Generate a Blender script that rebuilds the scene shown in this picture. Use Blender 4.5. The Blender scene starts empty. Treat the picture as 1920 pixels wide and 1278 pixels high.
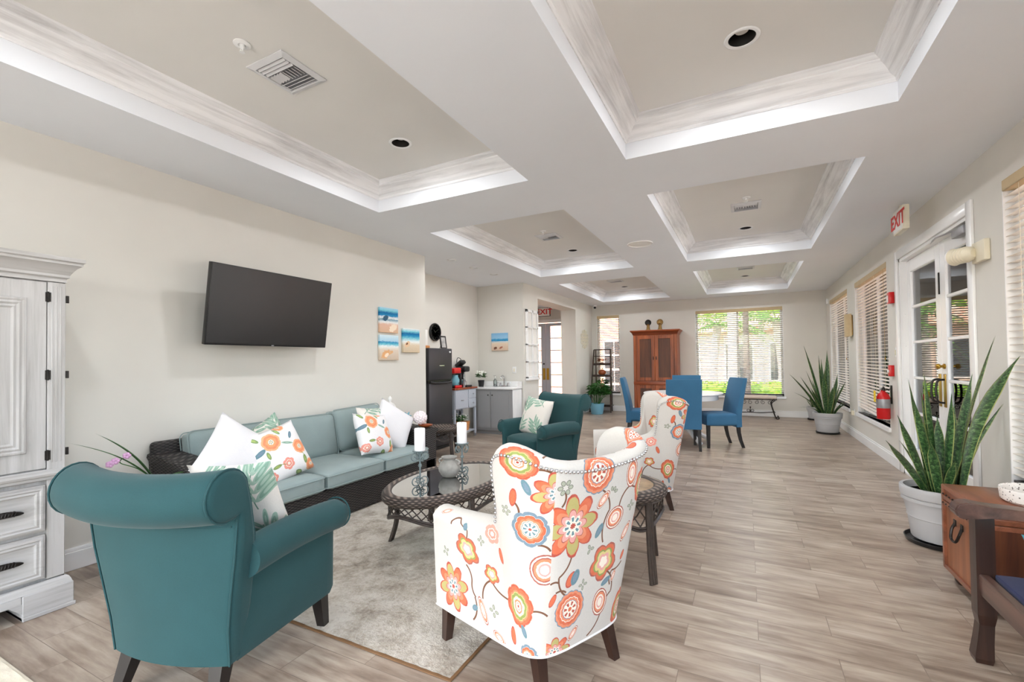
import bpy, bmesh, math, random
from mathutils import Vector, Matrix, Euler
R_ = math.radians
PI = math.pi
scene = bpy.context.scene
COL = scene.collection
random.seed(7)

# ------------------------------------------------------------------ camera
CAM_H = 1.28
def make_camera():
    f, yaw, pit, ro, cy = 853.1655, .4742, .0173, -.0134, 663.87
    F = Vector((-math.sin(yaw)*math.cos(pit), math.cos(yaw)*math.cos(pit), math.sin(pit)))
    Rt = Vector((math.cos(yaw), math.sin(yaw), 0)); U = Rt.cross(F)
    R2 = Rt*math.cos(ro)+U*math.sin(ro); U2 = -Rt*math.sin(ro)+U*math.cos(ro)
    cd = bpy.data.cameras.new('camera'); co = bpy.data.objects.new('camera', cd); COL.objects.link(co)
    m = Matrix((R2, U2, -F)).transposed().to_4x4(); m.translation = Vector((0, 0, CAM_H))
    co.matrix_world = m
    cd.sensor_fit = 'HORIZONTAL'; cd.sensor_width = 36.0; cd.lens = f/1920*36
    cd.shift_y = (cy-639)/1920; cd.clip_start = .05; cd.clip_end = 300
    scene.camera = co
make_camera()

# ------------------------------------------------------------------ colour + materials
def L(r, g, b):
    def c(v):
        v /= 255.
        return v/12.92 if v <= .04045 else ((v+.055)/1.055)**2.4
    return (c(r), c(g), c(b), 1)
MATS = {}
class NT:
    """small helper around a node tree"""
    def __init__(s, m): s.t = m.node_tree; s.n = s.t.nodes; s.l = s.t.links
    def new(s, typ, **kw):
        n = s.n.new(typ)
        for k, v in kw.items(): setattr(n, k, v)
        return n
    def link(s, a, b): s.l.new(a, b)
    def val(s, sock, v):
        if hasattr(v, 'is_output') or hasattr(v, 'links'): s.l.new(v, sock)
        else: sock.default_value = v
    def math(s, op, a, b=None, c=None):
        n = s.new('ShaderNodeMath', operation=op)
        s.val(n.inputs[0], a)
        if b is not None: s.val(n.inputs[1], b)
        if c is not None: s.val(n.inputs[2], c)
        return n.outputs[0]
    def coord(s, kind='Object', scale=(1, 1, 1), loc=(0, 0, 0), rot=(0, 0, 0)):
        tc = s.new('ShaderNodeTexCoord'); mp = s.new('ShaderNodeMapping')
        mp.inputs['Scale'].default_value = scale; mp.inputs['Location'].default_value = loc; mp.inputs['Rotation'].default_value = rot
        s.link(tc.outputs[kind], mp.inputs[0]); return mp.outputs[0]
    def noise(s, vec, scale, detail=3, rough=.5, dist=0):
        n = s.new('ShaderNodeTexNoise'); s.link(vec, n.inputs['Vector'])
        n.inputs['Scale'].default_value = scale; n.inputs['Detail'].default_value = detail
        n.inputs['Roughness'].default_value = rough; n.inputs['Distortion'].default_value = dist
        return n.outputs['Fac']
    def ramp(s, fac, stops, interp='LINEAR'):
        n = s.new('ShaderNodeValToRGB'); cr = n.color_ramp; cr.interpolation = interp
        while len(cr.elements) > 1: cr.elements.remove(cr.elements[-1])
        cr.elements[0].position = stops[0][0]; cr.elements[0].color = stops[0][1]
        for p, c in stops[1:]:
            e = cr.elements.new(p); e.color = c
        s.link(fac, n.inputs[0]); return n.outputs[0]
    def mix(s, fac, a, b, blend='MIX'):
        n = s.new('ShaderNodeMix', data_type='RGBA', blend_type=blend)
        s.val(n.inputs[0], fac); s.val(n.inputs[6], a); s.val(n.inputs[7], b); return n.outputs[2]
    def bump(s, h, strength=.3, dist=.01):
        n = s.new('ShaderNodeBump'); n.inputs['Strength'].default_value = strength; n.inputs['Distance'].default_value = dist
        s.link(h, n.inputs['Height']); return n.outputs[0]
def base(name, col=None, rough=.5, metal=0., spec=.5, sheen=0.):
    m = bpy.data.materials.new(name); m.use_nodes = True; nt = NT(m)
    b = nt.n['Principled BSDF']
    if col is not None: b.inputs['Base Color'].default_value = col
    b.inputs['Roughness'].default_value = rough; b.inputs['Metallic'].default_value = metal
    b.inputs['Specular IOR Level'].default_value = spec
    if sheen: b.inputs['Sheen Weight'].default_value = sheen
    MATS[name] = m
    return m, nt, b
def plain(name, col, rough=.5, metal=0., spec=.5, var=.06, scale=6, bump=0., bscale=60):
    """a procedural material: base colour with a soft noise variation"""
    m, nt, b = base(name, col, rough, metal, spec)
    v = nt.coord()
    n = nt.noise(v, scale, 3)
    lo = tuple(c*(1-var) for c in col[:3])+(1,); hi = tuple(min(1, c*(1+var)) for c in col[:3])+(1,)
    nt.link(nt.ramp(n, [(.3, lo), (.7, hi)]), b.inputs['Base Color'])
    if bump:
        nt.link(nt.bump(nt.noise(v, bscale, 2), bump, .004), b.inputs['Normal'])
    return m
def fabric(name, col, rough=.85, scale=500, var=.10, bump=.25, sheen=.15):
    m, nt, b = base(name, col, rough, 0, .25, sheen)
    v = nt.coord()
    n1 = nt.noise(v, scale, 2); n2 = nt.noise(v, 7, 3)
    s = nt.math('ADD', nt.math('MULTIPLY', n1, .6), nt.math('MULTIPLY', n2, .4))
    lo = tuple(c*(1-var*1.6) for c in col[:3])+(1,); hi = tuple(min(1, c*(1+var*1.6)) for c in col[:3])+(1,)
    nt.link(nt.ramp(s, [(.3, lo), (.7, hi)]), b.inputs['Base Color'])
    nt.link(nt.bump(n1, bump, .002), b.inputs['Normal'])
    return m
def wood(name, dark, light, axis='z', rough=.45, scale=1., streak=14, contrast=(.3, .7), spec=.5, bump=.08):
    m, nt, b = base(name, light, rough, 0, spec)
    sc = {'x': (.06, 1, 1), 'y': (1, .06, 1), 'z': (1, 1, .06)}[axis]
    v = nt.coord(scale=sc)
    n = nt.noise(v, streak*scale, 5, .62, .6)
    nt.link(nt.ramp(n, [(contrast[0], dark), (contrast[1], light)]), b.inputs['Base Color'])
    if bump: nt.link(nt.bump(n, bump, .004), b.inputs['Normal'])
    return m
def whitewash(name, axis, lo=L(198, 197, 198), hi=L(240, 240, 241)):
    m, nt, b = base(name, hi, .6, 0, .35)
    sc = {'x': (.05, 1, 1), 'y': (1, .05, 1), 'z': (1, 1, .05)}[axis]
    v = nt.coord(scale=sc)
    n = nt.noise(v, 22, 6, .7, .5); n2 = nt.noise(nt.coord(), 2.2, 2)
    s = nt.math('ADD', nt.math('MULTIPLY', n, .75), nt.math('MULTIPLY', n2, .25))
    nt.link(nt.ramp(s, [(.34, lo), (.44, tuple((lo[i]+hi[i])/2 for i in range(3))+(1,)), (.56, hi)]), b.inputs['Base Color'])
    nt.link(nt.bump(n, .12, .003), b.inputs['Normal'])
    return m
def wicker(name, dark, light, sx=90., sz=110., rough=.55):
    """over-under weave: two crossed waves drive colour and bump"""
    m, nt, b = base(name, dark, rough, 0, .4)
    v = nt.coord()
    sp = nt.new('ShaderNodeSeparateXYZ'); nt.link(v, sp.inputs[0])
    h = nt.math('ADD', sp.outputs[0], sp.outputs[1])
    a = nt.math('MULTIPLY', h, sx); c = nt.math('MULTIPLY', sp.outputs[2], sz*3.0)
    row = nt.math('FLOOR', nt.math('DIVIDE', c, PI))
    w1 = nt.math('ABSOLUTE', nt.math('SINE', c))
    w2 = nt.math('SINE', nt.math('ADD', a, nt.math('MULTIPLY', row, PI)))
    hgt = nt.math('MULTIPLY', w1, nt.math('ADD', nt.math('MULTIPLY', w2, .4), .6))
    hgt = nt.math('ADD', hgt, nt.math('MULTIPLY', nt.noise(v, 30, 2), .25))
    nt.link(nt.ramp(hgt, [(.1, tuple(x*.35 for x in dark[:3])+(1,)), (.55, dark), (1., light)]), b.inputs['Base Color'])
    nt.link(nt.bump(hgt, .9, .006), b.inputs['Normal'])
    return m
def glass(name, tint=(1, 1, 1, 1), refl=.07, rough=0.):
    m = bpy.data.materials.new(name); m.use_nodes = True; nt = NT(m); nt.n.clear()
    o = nt.new('ShaderNodeOutputMaterial'); t = nt.new('ShaderNodeBsdfTransparent'); t.inputs[0].default_value = tint
    g = nt.new('ShaderNodeBsdfGlossy'); g.inputs['Roughness'].default_value = rough
    fr = nt.new('ShaderNodeFresnel'); fr.inputs[0].default_value = 1.45
    mx = nt.new('ShaderNodeMixShader')
    nt.link(nt.math('MULTIPLY', fr.outputs[0], refl/.04), mx.inputs[0]); nt.link(t.outputs[0], mx.inputs[1]); nt.link(g.outputs[0], mx.inputs[2])
    nt.link(mx.outputs[0], o.inputs[0]); MATS[name] = m; return m

# ------------------------------------------------------------------ mesh builder
class B:
    def __init__(s): s.bm = bmesh.new(); s.uv = None
    def box(s, x0, x1, y0, y1, z0, z1, bev=0., seg=2, M=None):
        r = bmesh.ops.create_cube(s.bm, size=1.0); vs = r['verts']
        for v in vs:
            v.co = Vector(((x0+x1)/2+v.co.x*(x1-x0), (y0+y1)/2+v.co.y*(y1-y0), (z0+z1)/2+v.co.z*(z1-z0)))
        if bev > 0:
            bev = min(bev, .49*min(abs(x1-x0), abs(y1-y0), abs(z1-z0)))
            es = list({e for v in vs for e in v.link_edges})
            rr = bmesh.ops.bevel(s.bm, geom=es, offset=bev, segments=seg, profile=.5, affect='EDGES')
            vs = list({v for f in rr['faces'] for v in f.verts} | {v for v in vs if v.is_valid})
        if M is not None:
            for v in vs: v.co = M @ v.co
        return s
    def face(s, pts):
        return s.bm.faces.new([s.bm.verts.new(Vector(p)) for p in pts])
    def grid(s, P, closeu=False, closev=False, uv=None):
        """P[i][j] points -> quads; uv[i][j]"""
        V = [[s.bm.verts.new(Vector(p)) for p in row] for row in P]
        nu, nv = len(V), len(V[0]); fs = []
        if uv is not None and s.uv is None: s.uv = s.bm.loops.layers.uv.new('UVMap')
        for i in range(nu if closeu else nu-1):
            for j in range(nv if closev else nv-1):
                i2, j2 = (i+1) % nu, (j+1) % nv
                try: f = s.bm.faces.new((V[i][j], V[i2][j], V[i2][j2], V[i][j2]))
                except ValueError: continue
                if uv is not None:
                    for lp, (a, b) in zip(f.loops, ((i, j), (i2, j), (i2, j2), (i, j2))): lp[s.uv].uv = uv[a][b]
                fs.append(f)
        s.last = V
        return s
    def cap(s, ring):
        try: return s.bm.faces.new(ring)
        except ValueError: return None
    def tube(s, pts, r, seg=8, closed=False, caps=True, flat=1.0):
        pts = [Vector(p) for p in pts]; n = len(pts)
        rs = r if isinstance(r, (list, tuple)) else [r]*n
        rings = []; prev = None
        for i, p in enumerate(pts):
            a = pts[(i-1) % n] if (closed or i > 0) else p; c = pts[(i+1) % n] if (closed or i < n-1) else p
            t = (c-a)
            if t.length < 1e-9: t = Vector((0, 0, 1))
            t.normalize()
            if prev is None:
                up = Vector((0, 0, 1)) if abs(t.z) < .9 else Vector((1, 0, 0))
                u = t.cross(up).normalized()
            else:
                u = (prev-t*prev.dot(t))
                u = u.normalized() if u.length > 1e-6 else t.orthogonal().normalized()
            prev = u; w = t.cross(u)
            rings.append([p+(u*math.cos(2*PI*k/seg)+w*math.sin(2*PI*k/seg)*flat)*rs[i] for k in range(seg)])
        s.grid(rings, closeu=closed, closev=True)
        if caps and not closed:
            s.cap(list(reversed(s.last[0]))); s.cap(s.last[-1])
        return s
    def lathe(s, prof, c=(0, 0, 0), seg=28, M=None, sx=1., sy=1., caps=True):
        rings = []
        for r, z in prof:
            row = []
            for k in range(seg):
                a = 2*PI*k/seg
                p = Vector((c[0]+r*math.cos(a)*sx, c[1]+r*math.sin(a)*sy, c[2]+z))
                row.append(M @ p if M is not None else p)
            rings.append(row)
        s.grid(rings, closev=True)
        if caps and prof[0][0] > 1e-5: s.cap(list(reversed(s.last[0])))
        if caps and prof[-1][0] > 1e-5: s.cap(s.last[-1])
        return s
    def cyl(s, p0, p1, r0, r1=None, seg=16):
        return s.tube([p0, p1], [r0, r0 if r1 is None else r1], seg)
    def prism(s, poly, d0, d1, f):
        """poly (a,b) extruded from d0 to d1; f(a,b,d)->xyz"""
        a = [s.bm.verts.new(Vector(f(p[0], p[1], d0))) for p in poly]
        b = [s.bm.verts.new(Vector(f(p[0], p[1], d1))) for p in poly]
        n = len(poly)
        for i in range(n): s.cap([a[i], a[(i+1) % n], b[(i+1) % n], b[i]])
        s.cap(list(reversed(a))); s.cap(b); return s
    def ball(s, c, r, seg=14, sy=1., sz=1., M=None):
        prof = [(max(1e-6, r*math.sin(PI*k/seg)), -r*sz*math.cos(PI*k/seg)) for k in range(seg+1)]
        prof[0] = (1e-6, prof[0][1]); prof[-1] = (1e-6, prof[-1][1])
        return s.lathe(prof, c, max(8, seg*2), M, 1., sy)
    def rbox(s, c, h, r, cuts=9, puff=(0, 0, 0), M=None):
        """rounded, puffed box centred at c with half sizes h and corner radius r"""
        vs = []; k = cuts+1
        for ax in range(3):
            for sg in (-1., 1.):
                P = []
                for i in range(k+1):
                    row = []
                    for j in range(k+1):
                        q = [0., 0., 0.]; q[ax] = sg; q[(ax+1) % 3] = -1+2*i/k; q[(ax+2) % 3] = -1+2*j/k; row.append(q)
                    P.append(row)
                s.grid(P); vs += [v for r_ in s.last for v in r_]
        bmesh.ops.remove_doubles(s.bm, verts=vs, dist=1e-6); vs = [v for v in vs if v.is_valid]
        hx, hy, hz = h
        for v in vs:
            n = v.co.copy()
            p = Vector((n.x*hx, n.y*hy, n.z*hz))
            inner = Vector((max(-(hx-r), min(hx-r, p.x)), max(-(hy-r), min(hy-r, p.y)), max(-(hz-r), min(hz-r, p.z))))
            d = p-inner
            if d.length > 1e-9: p = inner+d.normalized()*r
            fx, fy, fz = (1-n.x*n.x), (1-n.y*n.y), (1-n.z*n.z)
            p.z += math.copysign(1, n.z)*puff[2]*fx*fy*abs(n.z)
            p.x += math.copysign(1, n.x)*puff[0]*fz*fy*abs(n.x)
            p.y += math.copysign(1, n.y)*puff[1]*fx*fz*abs(n.y)
            p += Vector(c)
            v.co = M @ p if M is not None else p
        return s
    def pillow(s, hx, hz, t, n=18, pinch=.07):
        """throw pillow in the local xz plane, thickness along y, with pulled out corners"""
        for sg in (1, -1):
            P = []
            for i in range(n+1):
                row = []; u = -1+2*i/n
                for j in range(n+1):
                    w = -1+2*j/n
                    th = t*max(0., (1-u**4)*(1-w**4))**.55
                    row.append((hx*u*(1-pinch*(1-w*w)), sg*th, hz*w*(1-pinch*(1-u*u))))
                P.append(row)
            s.grid(P)
        bmesh.ops.remove_doubles(s.bm, verts=s.bm.verts, dist=1e-5)
        return s
    def obj(s, name, mat, parent=None, smooth=True, label=None, angle=38, mats=None):
        bmesh.ops.recalc_face_normals(s.bm, faces=s.bm.faces)
        me = bpy.data.meshes.new(name); s.bm.to_mesh(me); s.bm.free()
        for mm in (mats or [mat]): me.materials.append(MATS[mm] if isinstance(mm, str) else mm)
        if smooth:
            me.polygons.foreach_set('use_smooth', [True]*len(me.polygons))
            me.set_sharp_from_angle(angle=R_(angle))
        o = bpy.data.objects.new(name, me); COL.objects.link(o)
        if parent is not None: o.parent = parent
        if label: o['label'] = label
        return o
def tag(o, label, cat, group=None, kind=None):
    o['label'] = label; o['category'] = cat
    if group: o['group'] = group
    if kind: o['kind'] = kind
    return o
def thing(name, label, cat, loc=(0, 0, 0), rz=0., group=None):
    o = bpy.data.objects.new(name, None); COL.objects.link(o); o.empty_display_size = .1
    o.location = loc; o.rotation_euler = (0, 0, rz); return tag(o, label, cat, group)
def place(o, loc=(0, 0, 0), rot=(0, 0, 0)):
    o.location = loc; o.rotation_euler = rot; return o
def struct(o):
    o['kind'] = 'structure'; return o
def dup(root, loc, rz, label, group=None, scale=None):
    def cp(o, par):
        c = o.copy(); COL.objects.link(c)
        if par is not None: c.parent = par
        for ch in list(KIDS.get(o.name, [])): cp(ch, c)
        return c
    KIDS = {}
    for o in bpy.data.objects:
        if o.parent is not None: KIDS.setdefault(o.parent.name, []).append(o)
    r = cp(root, None); r.location = loc; r.rotation_euler = (0, 0, rz); r['label'] = label
    if group: r['group'] = group
    if scale: r.scale = (scale,)*3
    return r
def arc(c, r, a0, a1, n=12):
    return [(c[0]+r*math.cos(a0+(a1-a0)*i/n), c[1]+r*math.sin(a0+(a1-a0)*i/n)) for i in range(n+1)]
def lerp(a, b, t): return a+(b-a)*t
def smooth(t): t = max(0., min(1., t)); return t*t*(3-2*t)
def catmull(pts, n=8):
    pts = [Vector(p) for p in pts]; out = []
    for i in range(len(pts)-1):
        p0 = pts[max(0, i-1)]; p1 = pts[i]; p2 = pts[i+1]; p3 = pts[min(len(pts)-1, i+2)]
        for k in range(n):
            t = k/n
            out.append(.5*((2*p1)+(-p0+p2)*t+(2*p0-5*p1+4*p2-p3)*t*t+(-p0+3*p1-3*p2+p3)*t**3))
    out.append(pts[-1]); return out
def spiral(c, r0, r1, a0, turns, n=22):
    return [(c[0]+lerp(r0, r1, i/n)*math.cos(a0+turns*2*PI*i/n), c[1]+lerp(r0, r1, i/n)*math.sin(a0+turns*2*PI*i/n)) for i in range(n+1)]
# ------------------------------------------------------------------ materials
plain('wall_paint', L(217, 214, 207), .8, 0, .2, .02, 2.2)
plain('ceiling_paint', L(232, 235, 240), .8, 0, .2, .012, 2)
plain('coffer_paint', L(226, 224, 220), .8, 0, .2, .015, 2)
plain('white_trim', L(236, 236, 236), .45, 0, .45, .02, 4)
plain('white_gloss', L(240, 240, 240), .25, 0, .5, .015, 4)
whitewash('crown_x', 'x'); whitewash('crown_y', 'y')
whitewash('wash_z', 'z', L(160, 157, 154), L(188, 186, 185)); whitewash('wash_y', 'y', L(160, 157, 154), L(188, 186, 185))
def floor_mat():
    m, nt, b = base('floor_tile', L(180, 165, 150), .34, 0, .5)
    v = nt.coord(loc=(.573, .012, 0))
    br = nt.new('ShaderNodeTexBrick'); nt.link(v, br.inputs['Vector'])
    br.offset = .5; br.offset_frequency = 2; br.squash = 1.
    for k, val in (('Scale', 1.), ('Mortar Size', .0016), ('Mortar Smooth', .1), ('Bias', 0.), ('Brick Width', .6), ('Row Height', .183)):
        br.inputs[k].default_value = val
    br.inputs['Color1'].default_value = (0, 0, 0, 1); br.inputs['Color2'].default_value = (1, 1, 1, 1); br.inputs['Mortar'].default_value = (.5, .5, .5, 1)
    rnd = nt.new('ShaderNodeSeparateColor'); nt.link(br.outputs['Color'], rnd.inputs[0])
    rv = rnd.outputs[0]
    g = nt.new('ShaderNodeTexNoise'); g.noise_dimensions = '4D'
    nt.link(nt.coord(scale=(1.0, 9., 1)), g.inputs['Vector']); nt.link(nt.math('MULTIPLY', rv, 37.), g.inputs['W'])
    g.inputs['Scale'].default_value = 2.6; g.inputs['Detail'].default_value = 6; g.inputs['Roughness'].default_value = .62; g.inputs['Distortion'].default_value = .5
    g2 = nt.new('ShaderNodeTexNoise'); g2.noise_dimensions = '4D'
    nt.link(nt.coord(scale=(1.0, 2.6, 1)), g2.inputs['Vector']); nt.link(nt.math('MULTIPLY', rv, 71.), g2.inputs['W'])
    g2.inputs['Scale'].default_value = 3.2; g2.inputs['Detail'].default_value = 4
    s = nt.math('ADD', nt.math('MULTIPLY', g.outputs['Fac'], .60), nt.math('MULTIPLY', g2.outputs['Fac'], .4))
    s = nt.math('ADD', s, nt.math('MULTIPLY', nt.math('SUBTRACT', rv, .5), .10))
    col = nt.ramp(s, [(.32, L(110, 94, 82)), (.43, L(140, 123, 109)), (.54, L(166, 151, 136)), (.66, L(187, 176, 162))])
    gf = nt.math('ADD', nt.math('MULTIPLY', br.outputs['Fac'], .75), 0.)
    col = nt.mix(gf, col, L(110, 95, 84))
    nt.link(col, b.inputs['Base Color'])
    rr = nt.math('ADD', nt.math('MULTIPLY', g.outputs['Fac'], .16), .26); nt.link(rr, b.inputs['Roughness'])
    h = nt.math('SUBTRACT', nt.math('MULTIPLY', g.outputs['Fac'], .25), br.outputs['Fac'])
    nt.link(nt.bump(h, .25, .002), b.inputs['Normal'])
floor_mat()
fabric('teal_fabric', L(33, 70, 73), .8, 420, .07, .12, .1)
fabric('blue_fabric', L(56, 104, 138), .85, 420, .07, .12, .1)
fabric('sage_fabric', L(142, 157, 156), .8, 420, .05, .10, .1)
fabric('white_linen', L(226, 224, 226), .9, 300, .03, .2, .1)
fabric('aqua_fabric', L(38, 182, 205), .7, 400, .05, .15, .2)
fabric('navy_fabric', L(26, 34, 74), .8, 400, .08, .2, .1)
fabric('cream_mat', L(226, 216, 196), .9, 200, .05, .3, .1)
wicker('wicker_black', L(42, 38, 38), L(92, 86, 84), 120., 100.)
wicker('wicker_brown', L(74, 64, 58), L(132, 118, 108), 110., 90.)
plain('rattan_pole', L(64, 55, 50), .4, 0, .5, .25, 30)
plain('black_wood', L(26, 21, 20), .35, 0, .5, .2, 12)
wood('espresso_wood', L(28, 17, 14), L(62, 40, 32), 'z', .3)
wood('espresso_wood_y', L(50, 30, 26), L(104, 76, 66), 'y', .28)
wood('cherry_z', L(96, 38, 14), L(176, 92, 44), 'z', .35); wood('cherry_x', L(100, 40, 16), L(172, 86, 42), 'x', .35)
wood('cherry_panel', L(66, 30, 14), L(104, 56, 30), 'z', .4, contrast=(.35, .7))
wood('trunk_wood', L(96, 56, 36), L(164, 104, 70), 'z', .4, streak=9)
wood('trunk_top', L(92, 50, 34), L(150, 92, 66), 'y', .3, streak=16)
plain('black_plastic', L(22, 22, 24), .35, 0, .5, .1, 20)
plain('screen_black', L(24, 25, 27), .3, 0, .5, .03, 3)
plain('fridge_steel', L(66, 66, 70), .38, .55, .5, .05, 4)
plain('dark_metal', L(46, 42, 40), .4, .7, .5, .15, 30)
plain('iron_green', L(122, 136, 138), .5, .4, .5, .12, 60)
plain('chrome', L(205, 205, 208), .15, 1., .5, .02, 4)
plain('brass', L(176, 140, 60), .28, 1., .5, .06, 8)
plain('gold_leaf', L(150, 120, 74), .35, .8, .5, .2, 30)
plain('grey_cabinet', L(150, 150, 151), .5, 0, .4, .015, 4)
plain('pale_blue_grey', L(176, 182, 192), .5, 0, .4, .02, 4)
plain('red_paint', L(200, 20, 24), .3, 0, .5, .05, 8)
plain('red_letters', L(214, 48, 44), .5, 0, .3, .03, 8)
plain('yellow_tag', L(240, 205, 40), .5, 0, .3, .04, 20)
plain('silver_band', L(150, 150, 154), .4, .3, .5, .1, 20)
plain('grey_pot', L(178, 178, 180), .55, 0, .35, .02, 5)
plain('sky_pot', L(118, 172, 194), .45, 0, .4, .03, 5)
plain('soil', L(52, 40, 32), .95, 0, .1, .4, 60, .5, 90)
plain('tan_valance', L(192, 170, 132), .5, 0, .4, .06, 10)
plain('ivory_plastic', L(226, 218, 196), .45, 0, .4, .02, 10)
plain('candle_wax', L(240, 240, 240), .5, 0, .4, .015, 5)
plain('coral_white', L(236, 226, 228), .8, 0, .3, .08, 90, .9, 70)
plain('book_teal', L(120, 164, 166), .6, 0, .3, .05, 20)
plain('book_brown', L(112, 82, 54), .6, 0, .3, .08, 20)
plain('paper', L(222, 212, 196), .8, 0, .2, .05, 90)
plain('blue_glass', L(120, 180, 196), .1, 0, .6, .05, 20)
plain('orchid_pink', L(204, 160, 196), .6, 0, .3, .1, 60)
plain('rust_pumpkin', L(150, 76, 40), .5, 0, .4, .2, 20)
plain('marble_top', L(240, 240, 240), .15, 0, .5, .02, 3)
plain('stucco_salmon', L(222, 160, 132), .9, 0, .15, .04, 5, .3, 60)
plain('stucco_tan', L(206, 178, 158), .9, 0, .15, .04, 5, .3, 60)
plain('palm_bark', L(160, 150, 142), .9, 0, .1, .22, 14, .7, 30)
plain('dark_bark', L(74, 66, 62), .9, 0, .1, .22, 14, .7, 30)
plain('pavement', L(196, 190, 182), .85, 0, .2, .05, 3)
plain('window_dark', L(58, 62, 66), .15, 0, .6, .1, 2)
plain('amber_stone', L(142, 116, 84), .25, 0, .5, .3, 16)
plain('matte_white', L(232, 230, 226), .75, 0, .3, .02, 6)
plain('lamp_baffle', L(30, 28, 26), .6, 0, .3, .1, 20)
plain('vent_metal', L(212, 212, 214), .5, 0, .4, .02, 8)
plain('sunny_leaf', L(150, 190, 54), .6, 0, .3, .35, 18)
plain('hedge_leaf', L(120, 165, 40), .6, 0, .3, .4, 22)
plain('tree_leaf', L(86, 128, 52), .6, 0, .3, .4, 16)
plain('house_leaf', L(54, 104, 44), .45, 0, .45, .35, 25)
plain('white_flower', L(240, 240, 232), .7, 0, .3, .03, 20)
plain('basket_orange', L(204, 138, 84), .7, 0, .3, .2, 50, .6, 60)
plain('gold_sphere', L(140, 122, 92), .4, .5, .5, .2, 14)
plain('frame_photo', L(180, 178, 176), .3, 0, .5, .35, 14)
plain('grey_stone', L(160, 158, 152), .85, 0, .2, .14, 24, .3, 50)
glass('window_glass', (.97, .98, .98, 1), .05)
glass('table_glass', (.80, .86, .85, 1), .16)
def slat_mat():
    m, nt, b = base('blind_slat', L(232, 226, 216), .45, 0, .4)
    n = nt.noise(nt.coord(scale=(1, .05, 1)), 30, 3)
    nt.link(nt.ramp(n, [(.3, L(222, 214, 202)), (.7, L(240, 236, 228))]), b.inputs['Base Color'])
slat_mat()
def dotted():
    m, nt, b = base('terrazzo', L(236, 232, 226), .5)
    vo = nt.new('ShaderNodeTexVoronoi'); nt.link(nt.coord(), vo.inputs['Vector']); vo.inputs['Scale'].default_value = 70
    nt.link(nt.ramp(vo.outputs['Distance'], [(.0, L(110, 104, 98)), (.22, L(110, 104, 98)), (.3, L(238, 234, 228))]), b.inputs['Base Color'])
dotted()
def rug_mat():
    m, nt, b = base('rug_pile', L(196, 186, 172), .95, 0, .1, .2)
    v = nt.coord()
    n1 = nt.noise(v, 2.6, 5, .65, 1.2); n2 = nt.noise(v, 60, 3, .6); n3 = nt.noise(v, 9, 4, .6, .6)
    s = nt.math('ADD', nt.math('MULTIPLY', n1, .45), nt.math('ADD', nt.math('MULTIPLY', n2, .25), nt.math('MULTIPLY', n3, .3)))
    nt.link(nt.ramp(s, [(.36, L(126, 114, 100)), (.46, L(166, 156, 142)), (.56, L(194, 187, 176))]), b.inputs['Base Color'])
    nt.link(nt.bump(nt.math('ADD', n2, n3), .8, .01), b.inputs['Normal'])
rug_mat()
def snake_leaf():
    m, nt, b = base('snake_leaf', L(46, 78, 40), .4, 0, .5)
    tc = nt.new('ShaderNodeTexCoord'); sp = nt.new('ShaderNodeSeparateXYZ'); nt.link(tc.outputs['UV'], sp.inputs[0])
    v = nt.coord('UV', (3, 46, 1))
    n = nt.noise(v, 1.0, 3, .6, .8)
    body = nt.ramp(n, [(.38, L(26, 52, 30)), (.52, L(52, 88, 46)), (.66, L(104, 136, 84))])
    edge = nt.math('GREATER_THAN', nt.math('ABSOLUTE', nt.math('SUBTRACT', sp.outputs[0], .5)), .45)
    nt.link(nt.mix(nt.math('MULTIPLY', edge, .7), body, L(176, 180, 110)), b.inputs['Base Color'])
snake_leaf()
def roof_tile():
    m, nt, b = base('roof_tile', L(206, 150, 118), .85, 0, .2)
    v = nt.coord()
    w = nt.new('ShaderNodeTexWave'); nt.link(v, w.inputs['Vector']); w.inputs['Scale'].default_value = 1.6; w.bands_direction = 'Y'
    n = nt.noise(nt.coord(scale=(4, 4, 9)), 1.5, 3)
    nt.link(nt.ramp(n, [(.35, L(176, 112, 86)), (.5, L(216, 168, 138)), (.65, L(236, 206, 184))]), b.inputs['Base Color'])
    nt.link(nt.bump(w.outputs['Fac'], 1., .06), b.inputs['Normal'])
roof_tile()
def beach(name, stops, blob):
    """painted beach: sky, sea, foam and sand bands by height plus a pale shell shape"""
    m, nt, b = base(name, L(200, 190, 170), .7, 0, .2)
    tc = nt.new('ShaderNodeTexCoord'); sp = nt.new('ShaderNodeSeparateXYZ'); nt.link(tc.outputs['UV'], sp.inputs[0])
    n = nt.noise(nt.coord('UV', (3, 9, 1)), 2.5, 4, .6, .8)
    h = nt.math('ADD', sp.outputs[1], nt.math('MULTIPLY', nt.math('SUBTRACT', n, .5), .16))
    col = nt.ramp(h, stops)
    for (x, y, r, c) in blob:
        mp = nt.new('ShaderNodeMapping', vector_type='TEXTURE'); nt.link(tc.outputs['UV'], mp.inputs[0])
        mp.inputs['Location'].default_value = (x, y, 0); mp.inputs['Scale'].default_value = (r, r*.6, 1); mp.inputs['Rotation'].default_value = (0, 0, .5)
        ln = nt.new('ShaderNodeVectorMath', operation='LENGTH'); nt.link(mp.outputs[0], ln.inputs[0])
        d = nt.math('ADD', ln.outputs['Value'], nt.math('MULTIPLY', nt.math('SUBTRACT', nt.noise(nt.coord('UV'), 14, 3), .5), 1.2))
        col = nt.mix(nt.math('LESS_THAN', d, 1.), col, c)
    nt.link(col, b.inputs['Base Color'])
sand = L(216, 180, 150); tan = L(206, 186, 158); sea = L(40, 140, 190); deep = L(20, 104, 160); aqua = L(120, 200, 216); foam = L(236, 240, 240); sky = L(170, 208, 230)
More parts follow.
